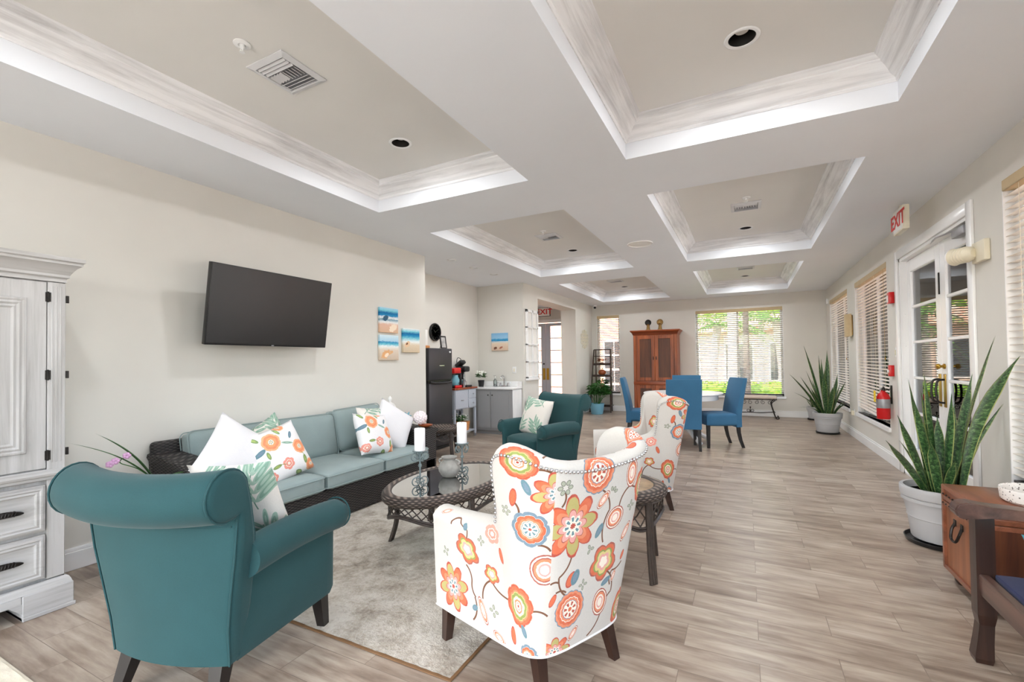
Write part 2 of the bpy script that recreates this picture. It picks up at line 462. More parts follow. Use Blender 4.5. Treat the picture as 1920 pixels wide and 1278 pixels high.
beach('beach_wave', [(.0, sand), (.33, L(222, 184, 164)), (.42, foam), (.52, L(110, 150, 170)), (.6, foam), (.68, sea), (.8, deep), (.88, aqua), (1, sky)], [(.7, .2, .22, L(240, 222, 200)), (.3, .58, .16, L(60, 96, 120))])
beach('beach_shell', [(.0, L(200, 180, 160)), (.42, L(222, 208, 192)), (.55, foam), (.62, aqua), (.72, sea), (.76, sky), (1, L(214, 232, 240))], [(.3, .24, .24, L(226, 172, 122)), (.34, .2, .12, L(246, 226, 204)), (.6, .32, .1, L(222, 176, 130))])
beach('beach_starfish', [(.0, tan), (.32, L(220, 204, 180)), (.45, foam), (.6, aqua), (.7, sea), (.8, deep), (.88, aqua), (1, L(220, 228, 232))], [(.25, .34, .18, L(228, 196, 160)), (.22, .36, .07, L(120, 80, 60))])
beach('beach_calm', [(.0, L(206, 180, 158)), (.42, L(224, 206, 186)), (.5, L(196, 214, 220)), (.56, sea), (.64, L(70, 150, 200)), (.7, L(150, 196, 226)), (1, L(128, 180, 220))], [(.25, .14, .12, L(120, 84, 66)), (.6, .16, .1, L(170, 110, 90))])
# ------------------------------------------------------------------ printed fabric: flowers, leaves and vines drawn by nodes
def style(name, n, amp, power, stops, seeds=None, two=None, line=None):
    """a flower: distance from its centre, scalloped by angle, read through a ramp"""
    g = bpy.data.node_groups.new(name, 'ShaderNodeTree')
    g.interface.new_socket('Vector', in_out='INPUT', socket_type='NodeSocketVector')
    g.interface.new_socket('Color', in_out='OUTPUT', socket_type='NodeSocketColor')
    g.interface.new_socket('Mask', in_out='OUTPUT', socket_type='NodeSocketFloat')
    class W: pass
    w = W(); w.node_tree = g; nt = NT(w)
    gi = nt.new('NodeGroupInput'); go = nt.new('NodeGroupOutput')
    sp = nt.new('ShaderNodeSeparateXYZ'); nt.link(gi.outputs[0], sp.inputs[0])
    ln = nt.new('ShaderNodeVectorMath', operation='LENGTH'); nt.link(gi.outputs[0], ln.inputs[0]); r = ln.outputs['Value']
    if n:
        th = nt.math('ARCTAN2', sp.outputs[1], sp.outputs[0])
        lob = nt.math('POWER', nt.math('ABSOLUTE', nt.math('COSINE', nt.math('MULTIPLY', th, n/2.))), power)
        edge = nt.math('ADD', nt.math('MULTIPLY', lob, amp), 1.-amp)
        tt = nt.math('DIVIDE', r, edge)
        k = nt.math('SMOOTH_MIN', nt.math('MULTIPLY', r, 1.12), tt, .1) if False else nt.math('ADD', nt.math('MULTIPLY', r, .25), nt.math('MULTIPLY', tt, .75))
    else:
        k = r; tt = r; th = None
    nz = nt.noise(gi.outputs[0], 5, 2)
    k = nt.math('ADD', k, nt.math('MULTIPLY', nt.math('SUBTRACT', nz, .5), .10))
    col = nt.ramp(k, stops, 'CONSTANT')
    if two:
        sel = nt.math('GREATER_THAN', nt.math('COSINE', nt.math('MULTIPLY', th, two[0])), 0.)
        zone = nt.math('MULTIPLY', sel, nt.math('MULTIPLY', nt.math('GREATER_THAN', k, two[1]), nt.math('LESS_THAN', k, two[2])))
        col = nt.mix(zone, col, two[3])
    if seeds:
        ns, r0, r1, c = seeds
        sel = nt.math('GREATER_THAN', nt.math('COSINE', nt.math('MULTIPLY', th, ns)), .1)
        zone = nt.math('MULTIPLY', sel, nt.math('MULTIPLY', nt.math('GREATER_THAN', r, r0), nt.math('LESS_THAN', r, r1)))
        col = nt.mix(zone, col, c)
    # brush wash: slightly lighter and darker strokes
    ws = nt.noise(gi.outputs[0], 3.2, 3)
    col = nt.mix(nt.math('MULTIPLY', ws, .16), col, L(238, 226, 206))
    nt.link(col, go.inputs[0]); nt.link(nt.math('LESS_THAN', k, 1.), go.inputs[1])
    return g
cream = L(232, 222, 208); red = L(168, 44, 24); orange = L(202, 84, 40); salmon = L(214, 122, 84); blue = L(92, 122, 144)
olive = L(124, 140, 62); tealc = L(70, 118, 132); pinkc = L(214, 150, 146); wine = L(150, 62, 52); brown = L(112, 76, 56); greyg = L(122, 128, 108)
ST = {
 'A': style('bloom_blue_rim', 8, .16, .5, [(0, red), (.08, cream), (.42, L(88, 112, 100)), (.46, cream), (.50, salmon), (.62, orange), (.76, red), (.79, cream), (.81, blue)], seeds=(8, .16, .36, tealc)),
 'B': style('bloom_green_ring', 8, .14, .5, [(0, red), (.07, cream), (.13, pinkc), (.19, cream), (.24, salmon), (.33, cream), (.44, L(206, 190, 120)), (.47, olive), (.62, L(206, 190, 120)), (.65, salmon), (.74, orange), (.9, red), (.95, orange)]),
 'C': style('bloom_star', 8, .42, 1.1, [(0, red), (.10, cream), (.14, cream), (.30, cream), (.34, pinkc), (.50, wine), (.53, salmon), (.70, orange), (.92, red)], seeds=(8, .15, .28, tealc), two=(4, .55, .90, L(168, 158, 90))),
 'D': style('bloom_medallion', 14, .08, .6, [(0, orange), (.12, cream), (.46, L(120, 110, 140)), (.5, salmon), (.62, cream), (.66, orange), (.82, salmon), (.94, blue)], seeds=(7, .2, .4, red)),
 'P': style('bloom_pod', 0, 0, 1, [(0, cream), (.3, pinkc), (.42, cream), (.55, salmon), (.72, wine), (.8, cream), (.9, wine)]),
 'F': style('petal_orange', 0, 0, 1, [(0, orange), (.8, red)]),
 'G': style('petal_blue', 0, 0, 1, [(0, blue), (.6, tealc), (.9, blue)]),
 'H': style('berry_grey', 0, 0, 1, [(0, L(150, 156, 140)), (.75, L(86, 92, 82))]),
 'T': style('tulip', 5, .3, 1., [(0, cream), (.3, pinkc), (.45, L(206, 190, 120)), (.62, olive), (.72, orange), (.9, wine)]),
 'K': style('leaf_green', 0, 0, 1, [(0, L(150, 178, 162)), (.35, L(112, 152, 134)), (.7, L(146, 176, 158))]),
 'J': style('leaf_bright', 0, 0, 1, [(0, L(150, 172, 92)), (.5, L(112, 142, 82))]),
 'O': style('rose_orange', 7, .12, .6, [(0, L(224, 206, 170)), (.1, cream), (.3, L(232, 150, 96)), (.55, L(228, 130, 86)), (.8, L(236, 164, 118))], seeds=(6, .08, .22, L(110, 124, 110))),
 'Q': style('rose_pink', 6, .25, .7, [(0, cream), (.25, L(220, 130, 116)), (.5, cream), (.6, L(226, 140, 126))]),
}
def printed(name, ground, items, coord='UV', rough=.85, plane='xy', bump=.15):
    m, nt, b = base(name, ground, rough, 0, .25, .1)
    tc = nt.new('ShaderNodeTexCoord'); src = tc.outputs[coord]
    if plane == 'xz':
        sp = nt.new('ShaderNodeSeparateXYZ'); nt.link(src, sp.inputs[0]); cb = nt.new('ShaderNodeCombineXYZ')
        nt.link(sp.outputs[0], cb.inputs[0]); nt.link(sp.outputs[2], cb.inputs[1]); src = cb.outputs[0]
    SEP = [None]
    g0 = nt.noise(nt.coord(), 180, 2)
    col = nt.ramp(g0, [(.3, tuple(c*.95 for c in ground[:3])+(1,)), (.7, ground)])
    for it in items:
        k = it[0]
        mp = nt.new('ShaderNodeMapping', vector_type='TEXTURE')
        # each motif waits for the one before it, which keeps the shader's working set small
        ch = nt.new('ShaderNodeVectorMath', operation='MULTIPLY_ADD'); nt.link(col, ch.inputs[0]); ch.inputs[1].default_value = (1e-7,)*3; nt.link(src, ch.inputs[2])
        nt.link(ch.outputs[0], mp.inputs[0])
        if k == 'V':
            _, x, y, rad, a0, a1, wd = it[:7]; c = it[7] if len(it) > 7 else brown
            mp.inputs['Location'].default_value = (x, y, 0); mp.inputs['Rotation'].default_value = (0, 0, (a0+a1)/2)
            sp = nt.new('ShaderNodeSeparateXYZ'); nt.link(mp.outputs[0], sp.inputs[0])
            ln = nt.new('ShaderNodeVectorMath', operation='LENGTH'); nt.link(mp.outputs[0], ln.inputs[0])
            on = nt.math('LESS_THAN', nt.math('ABSOLUTE', nt.math('SUBTRACT', ln.outputs['Value'], rad)), wd)
            an = nt.math('LESS_THAN', nt.math('ABSOLUTE', nt.math('ARCTAN2', sp.outputs[1], sp.outputs[0])), abs(a1-a0)/2)
            col = nt.mix(nt.math('MULTIPLY', on, an), col, c)
        else:
            _, x, y, rx, ry, rot = it[:6]; clip = it[6] if len(it) > 6 else None
            mp.inputs['Location'].default_value = (x, y, 0); mp.inputs['Scale'].default_value = (rx, ry, 1); mp.inputs['Rotation'].default_value = (0, 0, rot)
            gn = nt.new('ShaderNodeGroup'); gn.node_tree = ST[k]; nt.link(mp.outputs[0], gn.inputs[0])
            mk = gn.outputs[1]
            if clip:
                SEP[0] = nt.new('ShaderNodeSeparateXYZ'); nt.link(ch.outputs[0], SEP[0].inputs[0])
                mk = nt.math('MULTIPLY', mk, nt.math('LESS_THAN' if clip < 0 else 'GREATER_THAN', SEP[0].outputs[0], -.228))
            col = nt.mix(mk, col, gn.outputs[0])
    nt.link(col, b.inputs['Base Color'])
    if bump: nt.link(nt.bump(g0, bump, .002), b.inputs['Normal'])
    return m
def vine(p, q, bend=.35, w=.0028, c=None):
    """circular arc from p to q; bend = sagitta / chord"""
    (x0, y0), (x1, y1) = p, q; ch = math.hypot(x1-x0, y1-y0); s = bend*ch
    rad = (ch*ch/4+s*s)/(2*abs(s)); mx, my = (x0+x1)/2, (y0+y1)/2
    nx, ny = -(y1-y0)/ch, (x1-x0)/ch; sg = 1 if s > 0 else -1
    cx, cy = mx-nx*sg*(rad-abs(s)), my-ny*sg*(rad-abs(s))
    a0, a1 = math.atan2(y0-cy, x0-cx), math.atan2(y1-cy, x1-cx)
    while a1-a0 > PI: a1 -= 2*PI
    while a1-a0 < -PI: a1 += 2*PI
    return ('V', cx, cy, rad, min(a0, a1), max(a0, a1), w) + ((c,) if c else ())
def petals(k, x, y, n, r0, rx, ry, a0=0, spread=2*PI):
    return [(k, x+r0*math.cos(a0+spread*i/n), y+r0*math.sin(a0+spread*i/n), rx, ry, a0+spread*i/n) for i in range(n)]
FLORAL_ITEMS = []

def vines(*pts):
    out = []
    for i in range(0, len(pts)-1): out.append(vine(pts[i], pts[i+1], (.16, -.14, .12)[i % 3], .0038))
    return out
LEFT = vines((-.29, .745), (-.234, .725))+vines((-.61, .141), (-.55, .235), (-.45, .20))+vines((-.658, .13), (-.674, .029))+vines((-.30, .189), (-.230, .172))+vines((-.705, .25), (-.672, .187), (-.652, .131))+vines((-.279, .46), (-.232, .435))+vines((-.36, .61), (-.345, .56))+vines((-.8, .40), (-.74, .44), (-.69, .40), (-.72, .33)) + [
    ('B', -.34, .762, .062, .062, .3), ('A', -.306, .517, .068, .068, 0), ('C', -.222, .655, .085, .085, .2, -1), ('B', -.375, .195, .086, .086, .2), ('P', -.250, .362, .058, .062, .4, -1), ('T', -.695, .318, .080, .058, -.4), ('C', -.800, .125, .105, .105, .3), ('A', -.328, -.005, .07, .055, 0),
    ('T', -.545, .262, .038, .046, -1.6), ('Q', -.52, .43, .05, .04, .3), ('G', -.317, .675, .030, .012, -1.2), ('F', -.362, .625, .036, .013, 1.4), ('G', -.345, .10, .030, .014, -1.), ('F', -.45, .065, .036, .014, 1.5), ('P', -.613, .092, .055, .018, -1.2), ('P', -.53, .018, .034, .018, -.5), ('G', -.70, .412, .020, .013, 1.), ('F', -.47, .36, .03, .014, 1.8), ('G', -.66, .085, .018, .012, .6), ('P', -.86, .45, .03, .014, .5)]
LEFT += petals('H', -.845, .27, 4, .014, .009, .006, .5)+petals('H', -.549, .115, 4, .016, .010, .007)+petals('H', -.395, .565, 5, .013, .008, .006)+petals('H', -.60, .38, 4, .013, .009, .006)
RIGHT = vines((-.025, .634), (.046, .536), (.031, .404))+vines((.102, .533), (.162, .617), (.214, .604))+vines((-.137, .42), (-.19, .321), (-.145, .234))+vines((.079, .269), (.128, .167), (.074, .089), (.0, .015))+vines((-.226, .30), (-.19, .30))+vines((.114, .2), (.114, .263), (.179, .284))+vines((-.19, .655), (-.2, .60))+vines((-.20, .26), (-.15, .25)) + [
    ('C', -.145, .514, .128, .128, .1, 1), ('D', -.037, .700, .084, .084, 0), ('B', .240, .60, .048, .078, .1), ('P', .085, .495, .052, .045, .5), ('D', -.121, .172, .078, .078, .3), ('T', .050, .318, .084, .080, .9), ('B', .212, .072, .048, .080, -.2), ('P', .060, .142, .046, .060, .2), ('C', -.185, .012, .085, .062, 0, 1), ('P', .155, .668, .034, .062, .1),
    ('G', .0, .460, .032, .015, 1.), ('P', .004, .585, .042, .02, .8), ('F', -.130, .297, .034, .022, 1.), ('G', -.108, .300, .032, .02, 1.2), ('G', .082, .226, .030, .014, .4), ('F', -.212, .232, .028, .012, 1.1, 1), ('P', .171, .415, .046, .018, 1.), ('F', .176, .312, .022, .010, 1.2), ('F', .243, .44, .034, .012, 1.4), ('G', .26, .36, .03, .012, 1.2), ('P', -.09, .06, .034, .016, .8), ('P', .13, .235, .026, .012, 1.2)]
RIGHT += petals('H', -.19, .672, 6, .020, .011, .009)+petals('H', .182, .525, 4, .014, .010, .007)+petals('H', .05, .60, 3, .022, .010, .007, .4, 2.)+petals('H', -.06, .255, 4, .014, .010, .006)+petals('H', -.04, .395, 3, .012, .010, .007)
def mirrored(items, du):
    out = []
    for it in items:
        if it[0] == 'V': out.append(('V', -it[1]+du, it[2], it[3], PI-it[5], PI-it[4], it[6]))
        else: out.append((it[0], -it[1]+du, it[2], it[3], it[4], PI-it[5]))
    return out
TOP = [('P', -.13, .80, .04, .018, .3), ('P', .12, .82, .05, .02, 2.6), ('G', .0, .80, .03, .010, .1), ('F', .2, .80, .04, .02, .5), ('H', .06, .80, .014, .01, .3), ('H', .09, .79, .013, .01, 1), ('D', .30, .83, .06, .05, 0), ('P', -.22, .83, .035, .014, 0)]+vines((-.27, .79), (-.19, .83), (-.10, .78), (-.03, .82))
INNER = [('B', -.22, 1.0, .07, .07, 0), ('C', .05, 1.04, .09, .09, .2), ('A', .24, .98, .07, .07, 0), ('D', -.08, 1.25, .075, .075, 0), ('B', .17, 1.27, .07, .07, .4), ('P', -.33, 1.12, .05, .04, 1), ('T', .36, 1.15, .06, .06, 1), ('F', -.1, 1.09, .03, .014, .7), ('G', .14, 1.14, .03, .014, 2), ('F', .3, 1.3, .03, .014, 2), ('B', -.62, .66, .06, .06, 0), ('A', -.84, .70, .06, .06, 0), ('C', -.36, .98, .07, .07, 0), ('P', -.74, .56, .04, .02, 1), ('B', .5, .52, .07, .07, 0)]
FLORAL_ITEMS = LEFT+RIGHT+mirrored([i for i in LEFT if i[1] < -.42], -.03)+TOP+INNER

printed('floral_print', L(200, 196, 190), FLORAL_ITEMS)
leafy = []
for (x, y, a, n, ln) in ((-.15, -.2, 1.0, 8, .15), (.12, .02, 1.5, 8, .15), (-.12, .13, .5, 6, .11), (.17, -.2, 2.0, 6, .12)):
    leafy.append(vine((x-.02*math.cos(a), y-.02*math.sin(a)), (x+ln*1.1*math.cos(a), y+ln*1.1*math.sin(a)), .08, .003, L(110, 140, 124)))
    for i in range(n):
        t = (i//2+.4)/(n/2)*ln*1.1; sg = 1 if i % 2 else -1
        bx, by = x+t*math.cos(a), y+t*math.sin(a); aa = a+sg*(.75-.25*i/n); l2 = ln*(.52-.022*i)
        leafy.append(('K', bx+l2*math.cos(aa), by+l2*math.sin(aa), l2, l2*.22, aa))
printed('leaf_print', L(224, 218, 210), leafy, 'Object', plane='xz')
posy = [('O', -.06, .10, .075, .07, .3), ('O', .13, -.01, .055, .06, 0), ('Q', -.01, -.10, .05, .045, .5), ('O', .06, .19, .04, .035, 0), ('Q', -.16, -.15, .045, .04, 0), ('O', .17, -.17, .05, .045, 0),
        ('G', -.16, .05, .04, .018, .4), ('J', -.12, .01, .03, .013, 1.6), ('J', .13, -.12, .035, .016, 1.4), ('J', -.1, -.09, .035, .013, .1), ('K', .05, .05, .045, .010, -.4), ('J', .02, .16, .03, .013, 2), ('G', .1, .1, .03, .012, 1), ('J', -.16, .16, .035, .015, 2.2), ('J', .06, -.19, .035, .014, 2.7),
        vine((-.12, -.1), (-.03, -.1), .15, .002, olive), vine((.12, -.06), (.13, -.12), .2, .002, olive)]
printed('posy_print', L(232, 230, 230), posy, 'Object', plane='xz')
printed('bench_tapestry', L(206, 190, 176), [('O', i*.12-.3, ((i*37) % 5)*.03-.06, .04, .03, i) for i in range(6)]+[('K', i*.12-.25, ((i*53) % 5)*.03-.06, .03, .012, i) for i in range(6)], 'Object')
# ------------------------------------------------------------------ room shell
XL, XR, YF, HC, HP = -3.83, 1.536, 11.583, 2.7242, 2.97
XK, YK, XN, YE = -3.58, 7.441, -4.55, 4.917
YB = -2.6
def wall_panels(b, axis, a0, a1, t0, t1, z1, holes):
    """wall running along axis from a0 to a1, thickness t0..t1, with holes (a,b,za,zb)"""
    def put(u0, u1, za, zb):
        if u1-u0 < 1e-4 or zb-za < 1e-4: return
        if axis == 'y': b.box(t0, t1, u0, u1, za, zb)
        else: b.box(u0, u1, t0, t1, za, zb)
    cur = a0
    for (u0, u1, za, zb) in sorted(holes):
        put(cur, u0, 0, z1); put(u0, u1, 0, za); put(u0, u1, zb, z1); cur = u1
    put(cur, a1, 0, z1)
W1 = (9.36, 11.13, .43, 2.44); W2 = (6.96, 8.76, .43, 2.44); DR = (4.68, 6.47, 0., 2.36); W3 = (2.35, 4.165, .43, 2.44); W4 = (-2.2, 1.2, .43, 2.44)
WS = (-3.45, -2.85, .45, 2.45); WL = (-1.05, .745, .45, 2.43)
b = B(); b.box(-5.9, 1.72, YB-.2, 11.80, -.12, 0); struct(b.obj('floor', 'floor_tile', smooth=False))
b = B(); b.box(-4.72, XL, YB, YE, 0, HC+.45); struct(b.obj('wall_left', 'wall_paint', smooth=False))
b = B(); b.box(-4.72, XN, YE, YK+.12, 0, HC+.45); struct(b.obj('wall_kitchen', 'wall_paint', smooth=False))
b = B(); b.box(XN, XK, YK, YK+.14, 0, HC+.45); struct(b.obj('wall_sink', 'wall_paint', smooth=False))
b = B(); wall_panels(b, 'y', YK+.14, YF, XK-.37, XK, HC+.45, [(8.10, 10.31, 0, 2.51)]); struct(b.obj('wall_alcove', 'wall_paint', smooth=False))
b = B(); wall_panels(b, 'x', XK-.37, XR+.15, YF, YF+.15, HC+.45, [WS, WL]); struct(b.obj('wall_far', 'wall_paint', smooth=False))
b = B(); wall_panels(b, 'y', YB, YF, XR, XR+.15, HC+.45, [W1, W2, DR, W3, W4]); struct(b.obj('wall_right', 'wall_paint', smooth=False))
b = B(); wall_panels(b, 'x', -4.72, XR+.15, YB-.15, YB, HC+.45, [(-3.6, -1.25, .06, 2.6), (-1.05, 1.35, .06, 2.6)]); struct(b.obj('wall_back', 'wall_paint', smooth=False))  # unseen wall, its wide openings added to let in fill light
# vestibule behind the alcove opening
b = B(); wall_panels(b, 'x', -6.0, XK-.37, YF, YF+.15, HC+.45, [(-5.74, -4.10, 0, 2.36)]); b.box(-6.0, -5.85, 7.0, YF, 0, HC+.45); b.box(-5.85, XK-.37, 7.6, 7.75, 0, HC+.45)
struct(b.obj('wall_vestibule', 'wall_paint', smooth=False))
# ceiling soffit with six coffers
XA, XB_, XC, XD = -3.085, -1.512, -.738, .796
YS = [(.21, 3.27), (4.06, 7.12), (7.965, 10.96)]
xs = [-5.9, XA, XB_, XC, XD, XR+.15]; ys = [YB-.15, YS[0][0], YS[0][1], YS[1][0], YS[1][1], YS[2][0], YS[2][1], YF+.15]
b = B()
for i in range(5):
    for j in range(7):
        if i in (1, 3) and j in (1, 3, 5): continue
        b.box(xs[i], xs[i+1], ys[j], ys[j+1], HC, HC+.02)
bmesh.ops.remove_doubles(b.bm, verts=b.bm.verts, dist=1e-5)
struct(b.obj('ceiling', 'ceiling_paint', smooth=False))
b = B(); b.box(-6.2, 1.9, YB-.5, 12.0, HC+.452, HC+.65); struct(b.obj('roof', 'matte_white', smooth=False))
PROF = [(0, 2.838), (.006, 2.838), (.012, 2.846), (.012, 2.858), (.022, 2.864), (.034, 2.868), (.044, 2.876), (.055, 2.892), (.070, 2.910), (.088, 2.924), (.098, 2.930), (.098, 2.940), (.110, 2.946), (.120, 2.954), (.128, 2.962), (.130, 2.972)]
CANPOS = {(XC, YS[0][0]): (.016, 2.669), (XA, YS[0][0]): (-2.321, 2.698), (XC, YS[1][0]): (.033, 6.581), (XA, YS[1][0]): (-2.309, 6.573), (XA, YS[2][0]): (-2.427, 10.40), (XC, YS[2][0]): (.023, 10.387)}
n = 0
for (x0, x1) in ((XA, XB_), (XC, XD)):
    for (y0, y1) in YS:
        n += 1
        b = B(); t = .012      # fascia band
        for (a, c, d, e) in ((x0-t, x0, y0-t, y1+t), (x1, x1+t, y0-t, y1+t), (x0, x1, y0-t, y0), (x0, x1, y1, y1+t)): b.box(a, c, d, e, HC+.0195, HP+.02)
        struct(b.obj('ceiling', 'ceiling_paint', smooth=False))
        b = B(); cx, cyy = CANPOS[(x0, y0)]; q = [math.atan2(sy-cyy, sx-cx) for sx in (x0-.02, x1+.02) for sy in (y0-.02, y1+.02)]
        an = sorted(q+[-PI+2*PI*k/36 for k in range(36)]); ring0, ring1, ring2 = [], [], []
        for a in an:
            dx, dy = math.cos(a), math.sin(a); k = min(((x1+.02 if dx > 0 else x0-.02)-cx)/dx if abs(dx) > 1e-9 else 1e9, ((y1+.02 if dy > 0 else y0-.02)-cyy)/dy if abs(dy) > 1e-9 else 1e9)
            ring0.append((cx+dx*k, cyy+dy*k, HP)); ring1.append((cx+dx*.068, cyy+dy*.068, HP)); ring2.append((cx+dx*.068, cyy+dy*.068, HP+.13))
        b.grid([ring0, ring1, ring2], closev=True); struct(b.obj('ceiling', 'coffer_paint', smooth=False))
        b = B(); rings = []
        for d, z in PROF: rings.append([(x0+d, y0+d, z), (x1-d, y0+d, z), (x1-d, y1-d, z), (x0+d, y1-d, z)])
        b.grid(rings, closev=True)
        b.bm.faces.ensure_lookup_table()
        o = b.obj('trim_%d' % n, None, mats=['crown_x', 'crown_y'], angle=25)
        for p in o.data.polygons: p.material_index = 1 if abs(p.normal.x) > abs(p.normal.y) else 0
        struct(o)
# baseboards
def board(name, pts):
    b = B()
    for (x0, x1, y0, y1) in pts:
        b.box(x0, x1, y0, y1, .0, .115, .003, 1)
        dx, dy = (x1-x0), (y1-y0)
        if dx < dy:
            c = x0 if x0 in (XL, XK, XN) else x1
            s = 1 if c == x0 else -1
            b.box(min(c, c+s*.011), max(c, c+s*.011), y0, y1, .115, .14, .004, 2)
        else:
            b.box(x0, x1, y1-.011, y1, .115, .14, .004, 2)
    struct(b.obj(name, 'white_trim'))
board('baseboard_left', [(XL, XL+.018, YB, YE)])
board('baseboard_right', [(XR-.018, XR, YB, DR[0]-.1), (XR-.018, XR, DR[1]+.1, YF)])
board('baseboard_far', [(XK, XR, YF-.018, YF)])
board('baseboard_alcove', [(XK, XK+.018, YK, 8.10), (XK, XK+.018, 10.31, YF)])
board('baseboard_sink', [(XN, XK, YK-.018, YK)])
# ------------------------------------------------------------------ windows, blinds, doors
def window(name, axis, a0, a1, z0, z1, c, out, mull=1):
    """frame, mullion and one pane set c metres along the other axis; out = +1 direction of outside"""
    def bx(b, u0, u1, za, zb, d0, d1, bev=.004):
        d0, d1 = sorted((c+d0*out, c+d1*out))
        if axis == 'y': b.box(d0, d1, u0, u1, za, zb, bev, 1)
        else: b.box(u0, u1, d0, d1, za, zb, bev, 1)
    b = B(); w = .05
    bx(b, a0, a0+w, z0, z1, .08, .14); bx(b, a1-w, a1, z0, z1, .08, .14); bx(b, a0, a1, z0, z0+w, .08, .14); bx(b, a0, a1, z1-w, z1, .08, .14)
    for k in range(mull):
        m = lerp(a0, a1, (k+1)/(mull+1)); bx(b, m-.02, m+.02, z0, z1, .09, .13)
    o = struct(b.obj(name, 'white_trim'))
    b = B(); bx(b, a0+w, a1-w, z0+w, z1-w, .108, .112, 0); b.obj('pane', 'window_glass', o, smooth=False)
    b = B(); bx(b, a0-.03, a1+.03, z0-.055, z0+.0, -.028, .08); b.obj('sill', 'white_trim', o)
    b = B(); bx(b, a0, a0+.008, z0, z1, 0, .08, 0); bx(b, a1-.008, a1, z0, z1, 0, .08, 0); bx(b, a0, a1, z1-.008, z1, 0, .08, 0); b.obj('reveal', 'white_trim', o, smooth=False)
    return o
window('window_1', 'y', W1[0], W1[1], W1[2], W1[3], XR, 1); window('window_2', 'y', W2[0], W2[1], W2[2], W2[3], XR, 1)
window('window_3', 'y', W3[0], W3[1], W3[2], W3[3], XR, 1); window('window_4', 'x', WS[0], WS[1], WS[2], WS[3], YF, 1, 0)
window('window_5', 'x', WL[0], WL[1], WL[2], WL[3], YF, 1)
window('window_6', 'y', W4[0], W4[1], W4[2], W4[3], XR, 1, 2)
window('window_fill_7', 'x', -3.6, -1.25, .06, 2.6, YB, -1); window('window_fill_8', 'x', -1.05, 1.35, .06, 2.6, YB, -1)  # unseen glazing added behind the camera as a source of fill light
def blind(label, axis, a0, a1, z0, z1, c, out, tilt=8, lift=0., askew=0.):
    t = thing('window_blind', label, 'blind', ((a0+a1)/2, c, z0) if axis == 'x' else (c, (a0+a1)/2, z0), 0, 'slatted blinds in the windows')
    h = (a1-a0)/2-.012; H = z1-z0
    def X(u, d, z): return (u, d*out, z) if axis == 'x' else (d*out, u, z)
    def bx(b, u0, u1, d0, d1, za, zb, bev=0):
        p, q = X(u0, d0, za), X(u1, d1, zb)
        b.box(min(p[0], q[0]), max(p[0], q[0]), min(p[1], q[1]), max(p[1], q[1]), za, zb, bev, 1)
    b = B(); bx(b, -h-.004, h+.004, -.005, .066, H-.075, H-.002, .004); b.obj('headrail', 'tan_valance', t)
    b = B(); n = int((H-.12-lift)/.0445); ct, stt = math.cos(R_(tilt)), math.sin(R_(tilt))
    for k in range(n):
        z = H-.11-k*.0445; P = []
        for e, dz in ((-1, -.0012), (0, .0018), (1, -.0012)):
            d = .032+e*.025*ct; zz = z+e*.025*stt+dz
            P.append([X(-h, d, zz+askew*(k/n)**4*-1), X(h, d, zz+askew*(k/n)**4)])
        Q = [[(p[0], p[1], p[2]+.0022) for p in r] for r in P]
        b.grid(P); b.grid(Q)
        b.grid([P[0], Q[0]]); b.grid([P[-1], Q[-1]])
    b.obj('slats', 'blind_slat', t, angle=50)
    zb = H-.11-n*.0445
    b = B(); M = Matrix.Translation((0, 0, zb)) @ (Matrix.Rotation(math.atan2(askew, h), 4, 'Y') if axis == 'x' else Matrix.Rotation(-math.atan2(-askew, h)*-1, 4, 'X'))
    p, q = X(-h, .007, 0), X(h, .057, 0)
    b.box(min(p[0], q[0]), max(p[0], q[0]), min(p[1], q[1]), max(p[1], q[1]), -.01, .008, .003, 1, M); b.obj('bottom_rail', 'dark_metal', t)
    for u in ((-.72, .72) if h < .6 else (-.8, -.28, .28, .8)):
        b = B()
        for d in (.006, .058): b.cyl(X(u*h, d, zb), X(u*h, d, H-.07), .0013, seg=5)
        b.obj('ladder_cord', 'ivory_plastic', t)
    b = B(); b.cyl(X(-h*.9, -.012, H*.42), X(-h*.9, -.012, H-.08), .0013, seg=5); b.lathe([(.003, 0), (.007, .01), (.004, .035)], X(-h*.9, -.012, H*.42-.03), 8); b.obj('pull_cord', 'brass', t)
    return t
blind('white slatted blind on the far end of the right wall, before the corner', 'y', W1[0], W1[1], W1[2], W1[3], XR, 1, 6)
blind('white slatted blind with slanting bottom rail beside the fire extinguisher', 'y', W2[0], W2[1], W2[2], W2[3], XR, 1, 6, 0, .03)
blind('slatted blind with tan headrail at the right edge, nearest window', 'y', W3[0], W3[1], W3[2], W3[3], XR, 1, 0)
blind('narrow slatted blind in small far window behind ladder shelf', 'x', WS[0], WS[1], WS[2], WS[3], YF, 1, -16)
blind('wide slatted blind over the garden view above the iron bench', 'x', WL[0], WL[1], WL[2], WL[3], YF, 1, -20)
